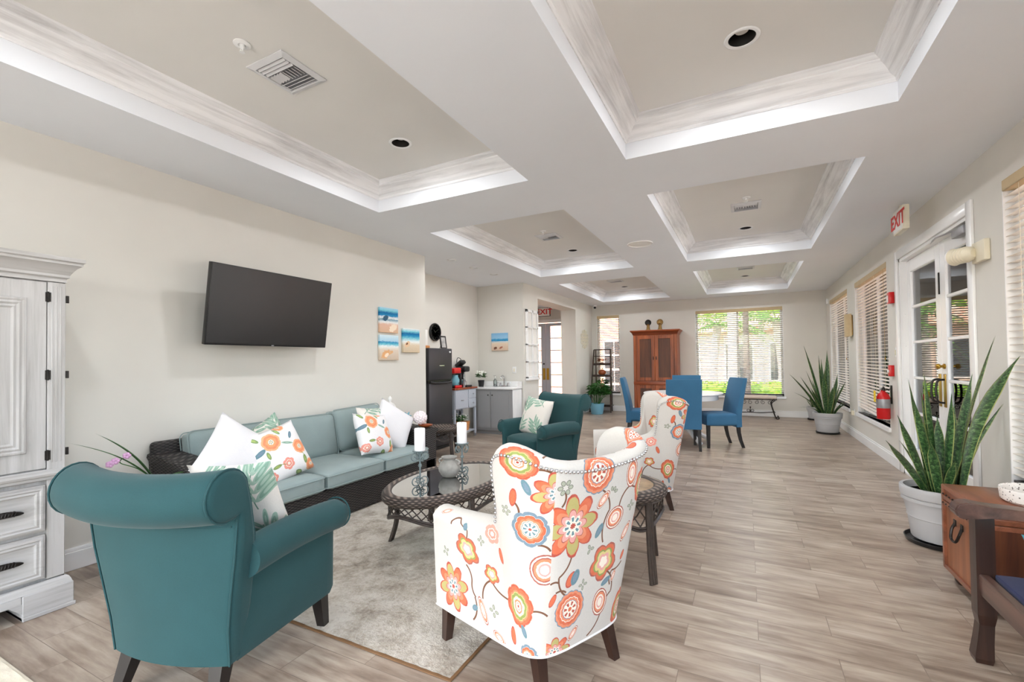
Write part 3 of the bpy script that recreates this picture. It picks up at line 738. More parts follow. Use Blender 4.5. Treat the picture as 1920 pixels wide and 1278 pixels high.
# french doors on the right wall
def casing(b, a0, a1, z1, c, s, w=.095):
    for (u0, u1, za, zb) in ((a0-w, a0, 0, z1+w), (a1, a1+w, 0, z1+w), (a0, a1, z1, z1+w)):
        b.box(min(c, c+s*.02), max(c, c+s*.02), u0, u1, za, zb, .006, 2)
b = B(); casing(b, DR[0], DR[1], DR[3], XR, -1); b.box(XR, XR+.15, DR[0], DR[0]+.03, 0, DR[3]); b.box(XR, XR+.15, DR[1]-.03, DR[1], 0, DR[3]); b.box(XR, XR+.15, DR[0], DR[1], DR[3]-.03, DR[3])
b.box(XR, XR+.16, DR[0], DR[1], 0.0, .02)
for z in (.35, .7, 1.05, 1.4, 1.75, 2.1): b.ball((XR+.04, DR[1]-.028, z), .006, 6)
struct(b.obj('trim_door', 'white_gloss'))
def french_leaf(name, a0, a1, z1, hinge_side, cx=XR+.06):
    b = B(); st = .115; x0, x1 = cx, cx+.045
    b.box(x0, x1, a0, a0+st, .02, z1, .004, 1); b.box(x0, x1, a1-st, a1, .02, z1, .004, 1)
    b.box(x0, x1, a0+st, a1-st, .02, .30, .004, 1); b.box(x0, x1, a0+st, a1-st, z1-.13, z1, .004, 1)
    zz = [.30+(z1-.43)*k/5 for k in range(1, 5)]
    for z in zz: b.box(x0+.006, x1-.006, a0+st, a1-st, z-.014, z+.014, .004, 1)
    o = struct(b.obj(name, 'white_gloss'))
    b = B(); b.box(cx+.020, cx+.024, a0+st, a1-st, .30, z1-.13); b.obj('pane', 'window_glass', o, smooth=False)
    return o
mid = 5.49
dl = french_leaf('door_1', mid, DR[1]-.035, DR[3]-.035, 1); dr = french_leaf('door_2', DR[0]+.035, mid-.004, DR[3]-.035, -1)
for o, yy in ((dl, mid+.055), (dr, mid-.06)):
    b = B(); b.tube(catmull([(XR+.06, yy, .86), (XR+.01, yy, .87), (XR-.005, yy, .93), (XR-.005, yy, 1.0), (XR+.01, yy, 1.06), (XR+.06, yy, 1.07)], 5), .009, 8); b.obj('pull_handle', 'dark_metal', o)
    b = B(); b.box(XR+.052, XR+.06, yy-.025, yy+.025, .82, 1.12, .003, 1); b.obj('handle_plate', 'brass', o)
b = B(); b.lathe([(.024, 0), (.024, .012), (.012, .014), (.012, .03), (.022, .036), (.026, .05), (.018, .062), (.002, .066)], (0, 0, 0), 16, Matrix.Translation((XR+.06, mid-.06, 1.19)) @ Matrix.Rotation(-PI/2, 4, 'Y')); b.obj('door_knob', 'brass', dr)
b = B(); b.box(XR+.05, XR+.06, mid+.002, mid+.02, 1.85, 2.05, .002, 1); b.obj('flush_bolt', 'dark_metal', dl)
t = thing('door_closer', 'grey hydraulic closer arm at top of right french door', 'door closer', (XR+.055, 4.95, 2.30))
b = B(); b.box(-.06, -.0, -.18, .05, -.055, .01, .006, 2); b.obj('closer_body', 'silver_band', t)
b = B(); b.tube([(-.035, .0, .012), (-.07, .35, .03), (-.02, .72, .04)], .008, 8); b.obj('closer_arm', 'silver_band', t)
# vestibule double door
vest = []
for nm, (x0, x1), px in (('door_3', (-5.73, -4.925), -4.975), ('door_4', (-4.915, -4.11), -4.865)):
    b = B(); y0, y1 = YF+.05, YF+.095
    b.box(x0, x0+.13, y0, y1, .01, 2.34, .003, 1); b.box(x1-.13, x1, y0, y1, .01, 2.34, .003, 1); b.box(x0+.13, x1-.13, y0, y1, .01, .25); b.box(x0+.13, x1-.13, y0, y1, 2.26, 2.34)
    for k in range(1, 6): b.box(x0+.13, x1-.13, y0, y1, .25+2.01*k/6-.012, .25+2.01*k/6+.012)
    o = struct(b.obj(nm, 'pale_blue_grey'))
    b = B(); b.box(x0+.13, x1-.13, y0+.02, y0+.024, .25, 2.26); b.obj('pane', 'window_glass', o, smooth=False)
    b = B(); b.box(px-.04, px+.04, y0-.006, y0, .78, 1.10, .002, 1); b.obj('push_plate', 'brass', o)
    if nm == 'door_3':
        b = B(); b.cyl((px, y0, 1.22), (px, y0-.02, 1.22), .022, seg=12); b.obj('deadbolt', 'dark_metal', o)
b = B()
for (u0, u1, za, zb) in ((-5.82, -5.74, 0, 2.44), (-4.10, -4.02, 0, 2.44), (-5.74, -4.10, 2.36, 2.44)): b.box(u0, u1, YF-.02, YF, za, zb, .004, 1)
struct(b.obj('trim_vestibule', 'white_trim'))
# ------------------------------------------------------------------ upholstered chairs
def inset2(poly, d):
    n = len(poly); out = []
    ar = sum(poly[i][0]*poly[(i+1) % n][1]-poly[(i+1) % n][0]*poly[i][1] for i in range(n))
    sg = 1 if ar > 0 else -1
    for i in range(n):
        a, p, c = poly[i-1], poly[i], poly[(i+1) % n]
        e1 = Vector((p[0]-a[0], p[1]-a[1])); e2 = Vector((c[0]-p[0], c[1]-p[1]))
        n1 = Vector((-e1.y, e1.x)).normalized()*sg if e1.length > 1e-9 else Vector((0, 0))
        n2 = Vector((-e2.y, e2.x)).normalized()*sg if e2.length > 1e-9 else Vector((0, 0))
        m = (n1+n2); m = m.normalized() if m.length > 1e-6 else n1
        out.append((p[0]+m.x*d, p[1]+m.y*d))
    return out
def taper_leg(b, x, y, z1, w1, w0, dx=0, dy=0):
    """square tapered leg from z1 down to floor"""
    P = []
    for z, w, ox, oy in ((0, w0, dx, dy), (z1, w1, 0, 0)):
        P.append([(x+ox-w, y+oy-w, z), (x+ox+w, y+oy-w, z), (x+ox+w, y+oy+w, z), (x+ox-w, y+oy+w, z)])
    b.grid(P, closev=True); b.cap(list(reversed(b.last[0]))); b.cap(b.last[1])
    return b
def teal_chair(label, loc, rz):
    t = thing('armchair', label, 'armchair', loc, rz, 'teal roll back armchairs')
    ac = (-.345, .822); rr = .094
    back = [(-.265, .165), (-.278, .30), (-.290, .44), (-.300, .58), (-.305, .69)]
    back += [(ac[0]+rr*math.cos(R_(a)), ac[1]+rr*math.sin(R_(a))) for a in range(-62, -346, -15)]
    back += [(-.240, .77), (-.215, .64), (-.19, .48), (-.18, .36), (-.20, .22), (-.22, .165)]
    def hw(z): return .276+.076*smooth((z-.20)/.55)
    def P3(x, y, z):
        k = x
        return (k*hw(z), y-.045*(1-k*k)-(.02*(1-k*k) if z > .7 else 0), z-.018*(1-k*k)*smooth((z-.6)/.2))
    b = B(); rings = []
    xs_ = [-1, -.992, -.975, -.94]+[i/10 for i in range(-9, 10)]+[.94, .975, .992, 1]
    for k in xs_:
        e = max(0, (abs(k)-.94)/.06); d = .024*(1-math.sqrt(max(0, 1-e*e)))
        rings.append([P3(k, y, z) for y, z in inset2(back, d)])
    b.grid(rings, closev=True); b.cap(list(reversed(b.last[0]))); b.cap(b.last[-1])
    b.obj('backrest', 'teal_fabric', t, angle=60)
    b = B()
    for k in (-.955, .955):
        pts = [Vector(P3(k, y, z))+Vector((math.copysign(.004, k), 0, 0)) for y, z in back[:-3]]
        b.tube(pts, .0042, 6)
    pts = [Vector(P3(k/12, -.305, .70))+Vector((0, -.001, 0)) for k in range(-11, 12)]; b.tube(pts, .0035, 6)
    b.obj('piping', 'teal_fabric', t)
    for sx in (1, -1):
        b = B(); rings = []; N = 14
        for i in range(N+1):
            u = i/N; y = lerp(-.235, .33, u); w = .280+.04*u; zc = .545+.018*math.sin(PI*u*.9+.2)
            pr = [(w-.01, .165), (w, .19), (w+.002, .34), (w+.004, zc-.078)]
            pr += [(w+.022+.07*math.cos(R_(a)), zc+.072*math.sin(R_(a))) for a in range(-105, 200, 18)]
            pr += [(w-.052, .42), (w-.055, .30), (w-.055, .165)]
            e = max(0, (u-.93)/.07); d = .022*(1-math.sqrt(max(0, 1-e*e)))
            rings.append([(sx*x, y, z) for x, z in inset2(pr, d)])
        b.grid(rings, closev=True); b.cap(b.last[-1]); b.cap(list(reversed(b.last[0])))
        b.obj('arm', 'teal_fabric', t, angle=60)
        b = B(); w = .320; zc = .554
        pts = [(sx*(w-.002+.022+.0705*math.cos(R_(a))), .304, zc+.0725*math.sin(R_(a))) for a in range(-70, 200, 15)]; b.tube(pts, .004, 6)
        b.tube([(sx*(.285+.04*i/10), lerp(-.2, .32, i/10), .473) for i in range(11)], .003, 6)
        b.obj('piping', 'teal_fabric', t)
    b = B(); b.box(-.262, .262, -.22, .30, .165, .36, .012, 2); b.obj('seat_frame', 'teal_fabric', t)
    b = B(); b.rbox((0, .075, .405), (.245, .25, .065), .045, 9, (0, .01, .02)); b.obj('seat_cushion', 'teal_fabric', t, angle=60)
    b = B(); P = [(sx*.236, .312, .0) for sx in (-1, 1)]; b.tube([(-.24, .318, .445), (.24, .318, .445)], .004, 6); b.obj('piping', 'teal_fabric', t)
    for x, y, dx, dy in ((-.205, -.235, -.02, -.06), (.205, -.235, .02, -.06), (-.26, .27, -.01, .02), (.26, .27, .01, .02)):
        b = B(); taper_leg(b, x, y, .18, .030, .019, dx, dy); b.obj('leg', 'black_wood', t, smooth=False)
    return t
def bake_shift(t): return t
teal_chair('teal roll back armchair nearest the white armoire, its back to the viewer', (-2.055, 1.225, 0), R_(15))
teal_chair('teal roll back armchair by the kitchenette, facing the coffee table', (-2.05, 4.70, 0), R_(155))

SH = [(0, -.315, 0, -.445, .872, .075), (.12, -.312, .145, -.445, .88, .075), (.195, -.298, .246, -.432, .897, .075), (.236, -.268, .308, -.390, .918, .078), (.254, -.24, .343, -.310, .938, .082),
      (.261, -.224, .350, -.225, .936, .085), (.265, -.213, .343, -.160, .895, .085), (.268, -.200, .334, -.138, .80, .088), (.271, -.178, .324, -.125, .70, .10), (.276, -.14, .318, -.095, .62, .115),
      (.288, -.055, .316, -.02, .585, .12), (.304, .07, .324, .08, .570, .12), (.320, .19, .339, .20, .562, .12), (.333, .305, .352, .315, .558, .12)]
def shell_stations(n=7):
    c = catmull([Vector(p[:3]) for p in SH], n); d = catmull([Vector(p[3:]) for p in SH], n)
    return [(a.x, a.y, a.z, b.x, b.y, b.z) for a, b in zip(c, d)]
def shell_pt(st, z):
    f = (z-.17)/.75
    return Vector((lerp(st[0], st[2], f), lerp(st[1], st[3], f), z))
def floral_chair(label, loc, rz):
    t = thing('wingback_armchair', label, 'armchair', loc, rz, 'floral wingback armchairs')
    half = shell_stations(); n = len(half)
    full = [(-a, b_, -c, d, e, f) for a, b_, c, d, e, f in reversed(half[1:])]+half
    m = len(full); mid_ = n-1
    pts = [shell_pt(s, min(s[4], .55)) for s in full]
    S = [0.]
    for i in range(1, m): S.append(S[-1]+(pts[i]-pts[i-1]).length)
    S = [s-S[mid_] for s in S]
    sec = []; uvs = []; tops = []
    for i, st in enumerate(full):
        a = shell_pt(full[max(0, i-4)], .5); c = shell_pt(full[min(m-1, i+4)], .5); tg = (c-a); tg.z = 0; tg.normalize()
        inw = Vector((-tg.y, tg.x, 0))
        if i == mid_: inw = Vector((0, 1, 0))
        th = st[5]; col = []
        NZ = 14
        for k in range(NZ+1): col.append(shell_pt(st, lerp(.17, st[4], k/NZ)))
        top = col[-1]; tops.append((top.copy(), -inw)); r = th/2; cen = top+inw*r
        arm = smooth((st[4]-.70)/-.1)
        for k in range(1, 9):
            an = PI-PI*k/8
            col.append(cen+inw*(math.cos(an)*r*(1.0+.12*arm))+Vector((0, 0, math.sin(an)*r*.95)))
        ib = shell_pt(st, .36)+inw*th; it = col[-1].copy()
        for k in range(1, 8): col.append(it.lerp(ib, k/7))
        sec.append(col); ln = [0.]
        for k in range(1, len(col)): ln.append(ln[-1]+(col[k]-col[k-1]).length)
        uvs.append([(S[i], v) for v in ln])
    k0 = next(i for i, s in enumerate(full) if s[4] > .66); k1 = m-1-k0
    b = B(); b.grid(sec[k0:k1+1], uv=uvs[k0:k1+1]); b.obj('backrest', 'floral_print', t, angle=75)
    for (i0, i1, e) in ((0, k0, 0), (k1, m-1, -1)):
        b = B(); b.grid(sec[i0:i1+1], uv=uvs[i0:i1+1])
        ring = b.last[e]
        f = b.cap(ring)
        if f:
            for lp in f.loops: lp[b.uv].uv = (S[i0 if e == 0 else i1]+lp.vert.co.x*.6, lp.vert.co.z)
        b.obj('arm', 'floral_print', t, angle=60)
    b = B(); b.box(-.225, .225, -.24, .305, .172, .37, .01, 2); o = b.obj('seat_frame', 'floral_print', t)
    def boxuv(o):
        uv = o.data.uv_layers.new(name='UVMap')
        for p in o.data.polygons:
            for li in p.loop_indices:
                c = o.data.vertices[o.data.loops[li].vertex_index].co
                uv.data[li].uv = (c.x-.45, c.y+.3) if abs(p.normal.z) > .6 else (c.x-.45+c.y*.5, c.z)
    boxuv(o)
    b = B(); b.rbox((0, .075, .42), (.212, .235, .068), .045, 9, (0, .01, .02)); boxuv(b.obj('seat_cushion', 'floral_print', t, angle=60))
    b = B(); b.tube([shell_pt(s, .172)+Vector((0, 0, 0)) for s in full], .005, 6); b.obj('welt', 'white_linen', t)
    # nail heads along the top edge of back and wings
    b = B(); acc = 0.; last = None
    for i in range(k0-2, k1+3):
        p, o_ = tops[i]
        if last is None: last = p; rest = 0.
        d = (p-last).length; pos = .019-rest
        while pos <= d and d > 0:
            q = last.lerp(p, pos/d)+o_*.002; b.ball(q, .0068, 5); pos += .019
        rest = d-(pos-.019) if d > 0 else rest; last = p
    b.obj('nailhead_trim', 'chrome', t)
    for x, y, dx, dy in ((-.19, -.235, -.015, -.05), (.19, -.235, .015, -.05), (-.285, .265, -.01, .015), (.285, .265, .01, .015)):
        b = B(); taper_leg(b, x, y, .19, .026, .017, dx, dy); b.obj('leg', 'espresso_wood', t, smooth=False)
    return t
floral_chair('cream floral wingback armchair in the foreground, its back to the viewer', (-.875, 1.895, 0), R_(65))
floral_chair('cream floral wingback armchair between wicker side table and blue dining chairs', (-.93, 4.17, 0), R_(113))

# ------------------------------------------------------------------ wicker sofa
t = thing('wicker_sofa', 'long black wicker sofa with sage cushions along the left wall', 'sofa', (-3.39, 2.87, 0))
b = B(); b.box(-.36, .385, -1.15, 1.15, .02, .275, .02, 2); b.obj('base', 'wicker_black', t)
b = B(); M = Matrix.Translation((-.365, 0, .42)) @ Matrix.Rotation(R_(-5), 4, 'Y'); b.box(-.035, .035, -1.16, 1.16, -.33, .325, .03, 3, M); b.obj('backrest', 'wicker_black', t)
for s in (-1, 1):
    b = B(); rings = []
    for i in range(13):
        u = i/12; x = lerp(-.42, .385, u); zt = lerp(.665, .585, smooth(u)); fl = .02*smooth((u-.6)/.4)
        pr = [(.985, .03), (1.15, .03), (1.155, zt-.06), (1.17+fl, zt-.03), (1.165+fl, zt-.008), (1.14, zt), (1.0, zt), (.975-fl, zt-.01), (.97-fl, zt-.03), (.985, zt-.06)]
        rings.append([(x, s*y, z) for y, z in pr])
    b.grid(rings, closev=True); b.cap(b.last[0]); b.cap(b.last[-1]); b.obj('arm', 'wicker_black', t, angle=50)
for i, y in enumerate((-.66, .0, .66)):
    b = B(); b.rbox((.055, y, .345), (.375, .325, .074), .04, 9, (0, 0, .012)); o = b.obj('seat_cushion', 'sage_fabric', t, angle=60)
    b = B()
    for z in (.388, .300):
        q = [(.055+sx*.375, y+sy*.325) for sx, sy in ((-1, -1), (1, -1), (1, 1), (-1, 1))]; pp = []
        for k in range(4):
            c = (q[k][0]-math.copysign(.035, q[k][0]-.055), q[k][1]-math.copysign(.035, q[k][1]-y)); a0 = (PI, 1.5*PI, 0, .5*PI)[k]
            pp += [(c[0]+.0365*math.cos(a0+j*PI/8), c[1]+.0365*math.sin(a0+j*PI/8), z) for j in range(5)]
        b.tube(pp, .004, 6, closed=True)
    b.obj('piping', 'sage_fabric', o)
for (y, z, tilt, roll, dx) in ((-.67, .592, 11, 0, 0), (.0, .592, 11, -.5, 0.0), (.66, .622, 15, 2.0, -.015)):
    b = B(); M = Matrix.Translation((-.255+dx, y, z)) @ Matrix.Rotation(R_(-tilt), 4, 'Y') @ Matrix.Rotation(R_(roll), 4, 'X')
    b.rbox((0, 0, 0), (.075, .325, .205), .05, 10, (.035, 0, 0), M); o = b.obj('back_cushion', 'sage_fabric', t, angle=60)
    b = B()
    for x in (.052, -.052):
        pp = []
        for k in range(4):
            cy, cz = ((-1, -1), (1, -1), (1, 1), (-1, 1))[k]; a0 = (PI, 1.5*PI, 0, .5*PI)[k]
            pp += [M @ Vector((x, cy*.283+.044*math.cos(a0+j*PI/8), cz*.163+.044*math.sin(a0+j*PI/8))) for j in range(5)]
        b.tube(pp, .004, 6, closed=True)
    b.obj('piping', 'sage_fabric', o)
def pillow(label, mat, loc, yaw, roll, lean, h=.215, th=.075, group='throw pillows', hz=None):
    b = B(); b.pillow(h, hz or h, th); o = b.obj('throw_pillow', mat, angle=80); tag(o, label, 'pillow', group)
    M = Matrix.Translation(loc) @ Matrix.Rotation(R_(yaw), 4, 'Z') @ Matrix.Rotation(R_(lean), 4, 'X') @ Matrix.Rotation(R_(roll), 4, 'Y')
    o.matrix_world = M; return o
pillow('plain white pillow standing on a corner at the left end of the sofa', 'white_linen', (-3.28, 2.02, .635), 90, 38, -18, .235)
pillow('white pillow with orange poppies at the left end of the sofa', 'posy_print', (-3.20, 2.30, .600), 84, -14, -24, .215)
pillow('pale leaf print pillow tucked behind the left poppy pillow', 'leaf_print', (-3.36, 2.33, .645), 92, -24, -16, .2, .05)
pillow('white pillow with orange poppies toward the right end of the sofa', 'posy_print', (-3.19, 3.28, .610), 92, 9, -25, .205)
pillow('pale leaf print pillow tucked behind the right poppy pillow', 'leaf_print', (-3.315, 3.44, .655), 84, 4, -18, .2, .05)
pillow('plain white pillow standing on a corner at the right end of the sofa', 'white_linen', (-3.26, 3.63, .635), 82, 36, -20, .225)
pillow('palm leaf pillow standing in the foreground teal armchair', 'leaf_print', (-2.03, 1.275, .665), 20, -4, 20, .205, .06)
pillow('palm leaf pillow in the teal armchair by the kitchenette', 'leaf_print', (-2.12, 4.70, .66), 158, -6, 18, .215, .07)

# ------------------------------------------------------------------ wicker tables
def wicker_table(name, label, c, rx, ry, h, legs, inner, skirt, mat_top, group, z_leg_splay=1.08, rim=.085, nl=40):
    t = thing(name, label, 'table', (c[0], c[1], 0), 0, group)
    def el(k, fx, z, o=0): return ((rx*fx+o)*math.cos(k), (ry*fx+o)*math.sin(k), z)
    b = B(); rings = []; N = 56
    for i in range(N):
        a = 2*PI*i/N; row = []
        for j in range(14):
            q = 2*PI*j/14; o = math.cos(q)*rim*.5; z = h-.036+math.sin(q)*.036
            row.append(((rx-rim*.5+o)*math.cos(a), (ry-rim*.5+o)*math.sin(a), z))
        rings.append(row)
    b.grid(rings, closeu=True, closev=True); b.obj('rim', 'wicker_brown', t)
    b = B(); ix, iy = rx-rim*.72, ry-rim*.72
    b.prism([(ix*math.cos(2*PI*i/48), iy*math.sin(2*PI*i/48)) for i in range(48)], h-.02, h-.010, lambda x, y, z: (x, y, z)); b.obj('top_panel', mat_top, t, smooth=False)
    b = B(); fx = .90
    def zb(a): return h-.075-skirt*(.72+.28*math.cos(a*4+PI))
    for i in range(nl):
        for sg in (1, -1):
            a0 = 2*PI*i/nl; a1 = a0+sg*2*PI/nl*1.6
            b.tube([el(lerp(a0, a1, q), fx, lerp(h-.06, zb(lerp(a0, a1, q)), q)) for q in (0, .5, 1)], .0042, 5, caps=False)
    b.obj('lattice_skirt', 'rattan_pole', t)
    b = B()
    for dz in (0, -.014): b.tube([el(2*PI*i/72, fx+.01, zb(2*PI*i/72)+dz) for i in range(72)], .0075, 6, closed=True)
    b.tube([el(2*PI*i/48, fx, h-.07) for i in range(48)], .008, 6, closed=True); b.obj('skirt_rail', 'rattan_pole', t)
    for a in legs:
        b = B()
        for o in (-.016, 0, .016):
            da = o/max(rx, ry)
            b.tube(catmull([el(a+da, .90, h-.05), el(a+da, .92, h*.62), el(a+da, .95, h*.3), el(a+da, z_leg_splay, 0)], 4), .0125, 7)
        b.obj('leg', 'rattan_pole', t)
    return t
wicker_table('coffee_table', 'oval brown wicker coffee table with inset glass top on the rug', (-1.94, 2.76), .37, .59, .45, [R_(a) for a in (22, 158, 202, 338)], .28, .11, 'table_glass', 'wicker tables', 1.05)
wicker_table('side_table', 'round wicker side table beside the foreground floral armchair', (-.735, 2.87), .30, .30, .52, [R_(-36+90*k) for k in range(4)], .2, .13, 'amber_stone', 'wicker tables', 1.0, .10, 26)
wicker_table('side_table', 'round dark wicker table in front of the black refrigerator', (-3.79, 5.20), .255, .255, .41, [R_(-20+90*k) for k in range(4)], .18, .10, 'wicker_brown', 'wicker tables', 1.0, .10, 24)
# rugs
def rug(label, x0, x1, y0, y1, mat, th=.010):
    t = thing('rug', label, 'rug', ((x0+x1)/2, (y0+y1)/2, .0)); hx, hy = (x1-x0)/2, (y1-y0)/2
    b = B(); N, M_ = 70, 90; P = []
    for i in range(N+1):
        row = []
        for j in range(M_+1):
            x, y = -hx+.012+(2*hx-.024)*i/N, -hy+.012+(2*hy-.024)*j/M_
            row.append((x, y, th*.9+random.uniform(-.0016, .0016)))
        P.append(row)
    b.grid(P); b.obj('pile', mat, t, angle=80)
    b = B(); b.box(-hx, hx, -hy, hy, .0005, th*.72, .004, 2); b.obj('binding', 'book_brown' if mat == 'rug_pile' else 'cream_mat', t); return t
rug('large mottled beige rug under the coffee table and armchairs', -3.12, -1.075, 1.52, 4.15, 'rug_pile')
rug('plain cream mat whose corner shows below the armoire', -3.3, -1.9, .0, .772, 'cream_mat', .008)
# ------------------------------------------------------------------ armoire by the left wall (front faces +x)
t = thing('armoire', 'tall whitewashed armoire with two drawers at the left edge', 'armoire', (-3.3, .60, 0))
Y0, Y1 = -.50, .495     # local y of the sides
def raised_panel(b, y0, y1, z0, z1, x, steps):
    """nested rectangular mouldings facing +x"""
    rings = [[(x+d, y0+o, z0+o), (x+d, y1-o, z0+o), (x+d, y1-o, z1-o), (x+d, y0+o, z1-o)] for o, d in steps]
    b.grid(rings, closev=True); b.cap(b.last[-1])
b = B(); b.box(-.51, -.02, Y0, Y1, .10, 1.76, .004, 1); b.obj('carcass', 'wash_z', t)
b = B()
prof = [(0, 1.745), (.004, 1.745), (.004, 1.765), (.014, 1.772), (.014, 1.785), (.022, 1.80), (.036, 1.822), (.052, 1.836), (.056, 1.838), (.056, 1.850), (.064, 1.856), (.064, 1.876), (0, 1.878)]
rings = [[(-.52, Y0-d, z), (.0+d, Y0-d, z), (.0+d, Y1+d, z), (-.52, Y1+d, z)] for d, z in prof]
b.grid(rings, closev=True); b.cap(b.last[-1]); b.obj('cornice', 'wash_y', t, angle=25)
b = B()
prof = [(.0, .165), (.012, .16), (.02, .145), (.024, .13), (.026, .128), (.026, .022), (.034, .016), (.034, .004)]
rings = [[(-.52, Y0-d, z), (.0+d, Y0-d, z), (.0+d, Y1+d, z), (-.52, Y1+d, z)] for d, z in prof]
foot = Y1-.17
b.grid(rings[:5], closev=True)
for (ya, yb) in ((Y0-.03, Y0+.17), (foot, Y1+.03)): b.box(-.52, .028, ya, yb, .0, .128, .004, 1)
b.box(-.5, .026, Y0+.17, foot, .085, .128, .004, 1); b.box(-.52, .034, foot, Y1+.036, 0, .02, .003, 1)
b.prism([(foot-.05, .09), (foot+.01, .09), (foot+.01, .03)], -.1, .026, lambda y, z, x: (x, y, z))
b.obj('plinth', 'wash_y', t, angle=25)
b = B(); prof = [(.0, .690), (.010, .694), (.010, .706), (.018, .712), (.022, .724), (.018, .738), (.006, .742), (.0, .746)]
rings = [[(-.3, Y0, z), (d, Y0, z), (d, Y1, z), (-.3, Y1, z)] for d, z in prof]; b.grid(rings, closev=True); b.obj('waist_moulding', 'wash_y', t, angle=25)
for ys, nm in ((1, 'door'), (-1, 'door')):
    ya, yb = (.003, Y1-.075) if ys == 1 else (Y0+.075, -.003)
    b = B(); b.box(-.03, .0, ya, yb, .752, 1.738, .003, 1)
    raised_panel(b, ya+.075, yb-.075, .752+.09, 1.738-.09, .0, [(0, 0), (.004, .008), (.012, .010), (.02, .006), (.03, .010), (.04, .004), (.05, .008), (.06, 0.002), (.075, .003), (.09, .001)])
    o = b.obj('door', 'wash_z', t, angle=22)
    for z in (.82, 1.245, 1.66):
        b = B(); yy = yb+.004 if ys == 1 else ya-.004; b.cyl((.004, yy, z-.028), (.004, yy, z+.028), .005, seg=8); b.box(-.002, .003, yy-.01, yy+.012, z-.025, z+.025); b.obj('hinge', 'dark_metal', o)
b = B()
for yy in (Y0+.0, Y1-.072): b.box(-.03, .002, yy, yy+.072, .17, 1.742, .003, 1)
for k in range(3): b.box(.0, .004, Y1-.058+.017*k, Y1-.05+.017*k, .78, 1.72, .002, 1)
b.obj('stile', 'wash_z', t)
for z0, z1 in ((.425, .668), (.178, .408)):
    b = B(); b.box(-.03, .0, Y0+.075, Y1-.076, z0, z1, .003, 1)
    raised_panel(b, Y0+.085, Y1-.086, z0+.01, z1-.01, .0, [(0, 0), (.004, .014), (.012, .016), (.018, .010), (.028, .013), (.036, .006), (.05, .002), (.06, .001)])
    o = b.obj('drawer', 'wash_y', t, angle=22)
    for yc in (.25, -.25):
        b = B(); zc = (z0+z1)/2; pp = [(.004+.022*math.sin(PI*i/14), yc-.085+.17*i/14, zc-.004+.012*math.sin(PI*i/14)) for i in range(15)]
        b.tube(pp, [.003+.009*math.sin(PI*i/14)**.6 for i in range(15)], 8, flat=1.3)
        for k in range(9):
            i = 3+k; p = pp[i]; b.tube([(p[0]+.012*math.cos(q), p[1]+.003*math.sin(q*2), p[2]+.014*math.sin(q)) for q in [2*PI*j/10 for j in range(10)]], .0016, 4, closed=True)
        b.obj('handle', 'dark_metal', o)
# side strikes seen past the corner of the armoire
for z in (.83, 1.245, 1.655):
    b = B(); b.box(-.006, .004, Y1+.002, Y1+.014, z-.02, z+.02, .001, 1); b.obj('hinge', 'dark_metal', t)

# ------------------------------------------------------------------ television and pictures on the left wall
t = thing('television', 'black flat screen television tilted forward on the left wall', 'television', (-3.57, 2.534, 1.752))
M = Matrix.Rotation(R_(9), 4, 'Y')
b = B(); b.box(-.030, .008, -.553, .553, -.312, .312, .004, 2, M); b.obj('housing', 'black_plastic', t)
b = B(); b.box(.0075, .0095, -.545, .545, -.297, .304, 0, 1, M); b.obj('screen', 'screen_black', t, smooth=False)
b = B(); b.box(-.09, -.03, -.28, .28, -.2, .18, .02, 2, M); b.obj('back_cover', 'black_plastic', t)
b = B(); b.box(-.257, -.235, -.12, .12, -.14, .14, .004, 1); b.box(-.245, -.08, -.02, .02, -.05, .05, .005, 1); b.obj('wall_bracket', 'black_plastic', t)
b = B(); b.box(.009, .012, -.012, .012, -.31, -.30, .002, 1, M); b.obj('power_light', 'silver_band', t)
def canvas(label, mat, axis, a0, a1, z0, z1, c):
    b = B()
    if axis == 'y': b.box(c+.001, c+.032, a0, a1, z0, z1, .003, 1)
    else: b.box(a0, a1, c-.032, c-.001, z0, z1, .003, 1)
    o = b.obj('canvas_print', mat, smooth=False); uv = o.data.uv_layers.new(name='UVMap')
    for p in o.data.polygons:
        for li in p.loop_indices:
            co = o.data.vertices[o.data.loops[li].vertex_index].co
            uv.data[li].uv = (((co.y if axis == 'y' else co.x)-a0)/(a1-a0), (co.z-z0)/(z1-z0))
    return tag(o, label, 'picture', 'beach canvases')
canvas('square canvas of a breaking wave on sand, topmost beside the television', 'beach_wave', 'y', 4.028, 4.343, 1.652, 1.950, XL)
canvas('square canvas of a sea shell on sand, hung directly under the wave canvas', 'beach_shell', 'y', 4.025, 4.347, 1.323, 1.624, XL)
canvas('square canvas of a starfish by the sea, nearest the end of the left wall', 'beach_starfish', 'y', 4.432, 4.754, 1.420, 1.722, XL)
canvas('square canvas of a calm blue sea over the kitchenette sink', 'beach_calm', 'x', -4.235, -3.895, 1.500, 1.823, YK)

# ------------------------------------------------------------------ kitchenette
t = thing('refrigerator', 'black top freezer refrigerator in the kitchenette', 'refrigerator', (-4.29, 5.545, 0))
b = B(); b.box(-.25, .195, -.29, .29, .03, 1.50, .01, 2); b.obj('cabinet', 'black_plastic', t)
b = B(); b.box(.2, .255, -.29, .29, .06, .985, .012, 2); dm = b.obj('door', 'fridge_steel', t)
b = B(); b.box(.2, .255, -.29, .29, 1.03, 1.50, .012, 2); df = b.obj('freezer_door', 'fridge_steel', t)
b = B(); b.box(.205, .235, -.28, .28, .985, 1.03); b.tube([(.25, -.25, 1.005), (.28, -.2, .99), (.285, 0, .985), (.28, .2, .99), (.25, .27, 1.0)], .016, 8); b.obj('handle', 'black_plastic', t)
b = B(); b.box(.255, .258, -.04, .08, 1.235, 1.25, .001, 1); b.obj('name_plate', 'chrome', df)
b = B(); b.ball((.258, .225, 1.445), .016, 8); b.obj('magnet', 'white_gloss', df)
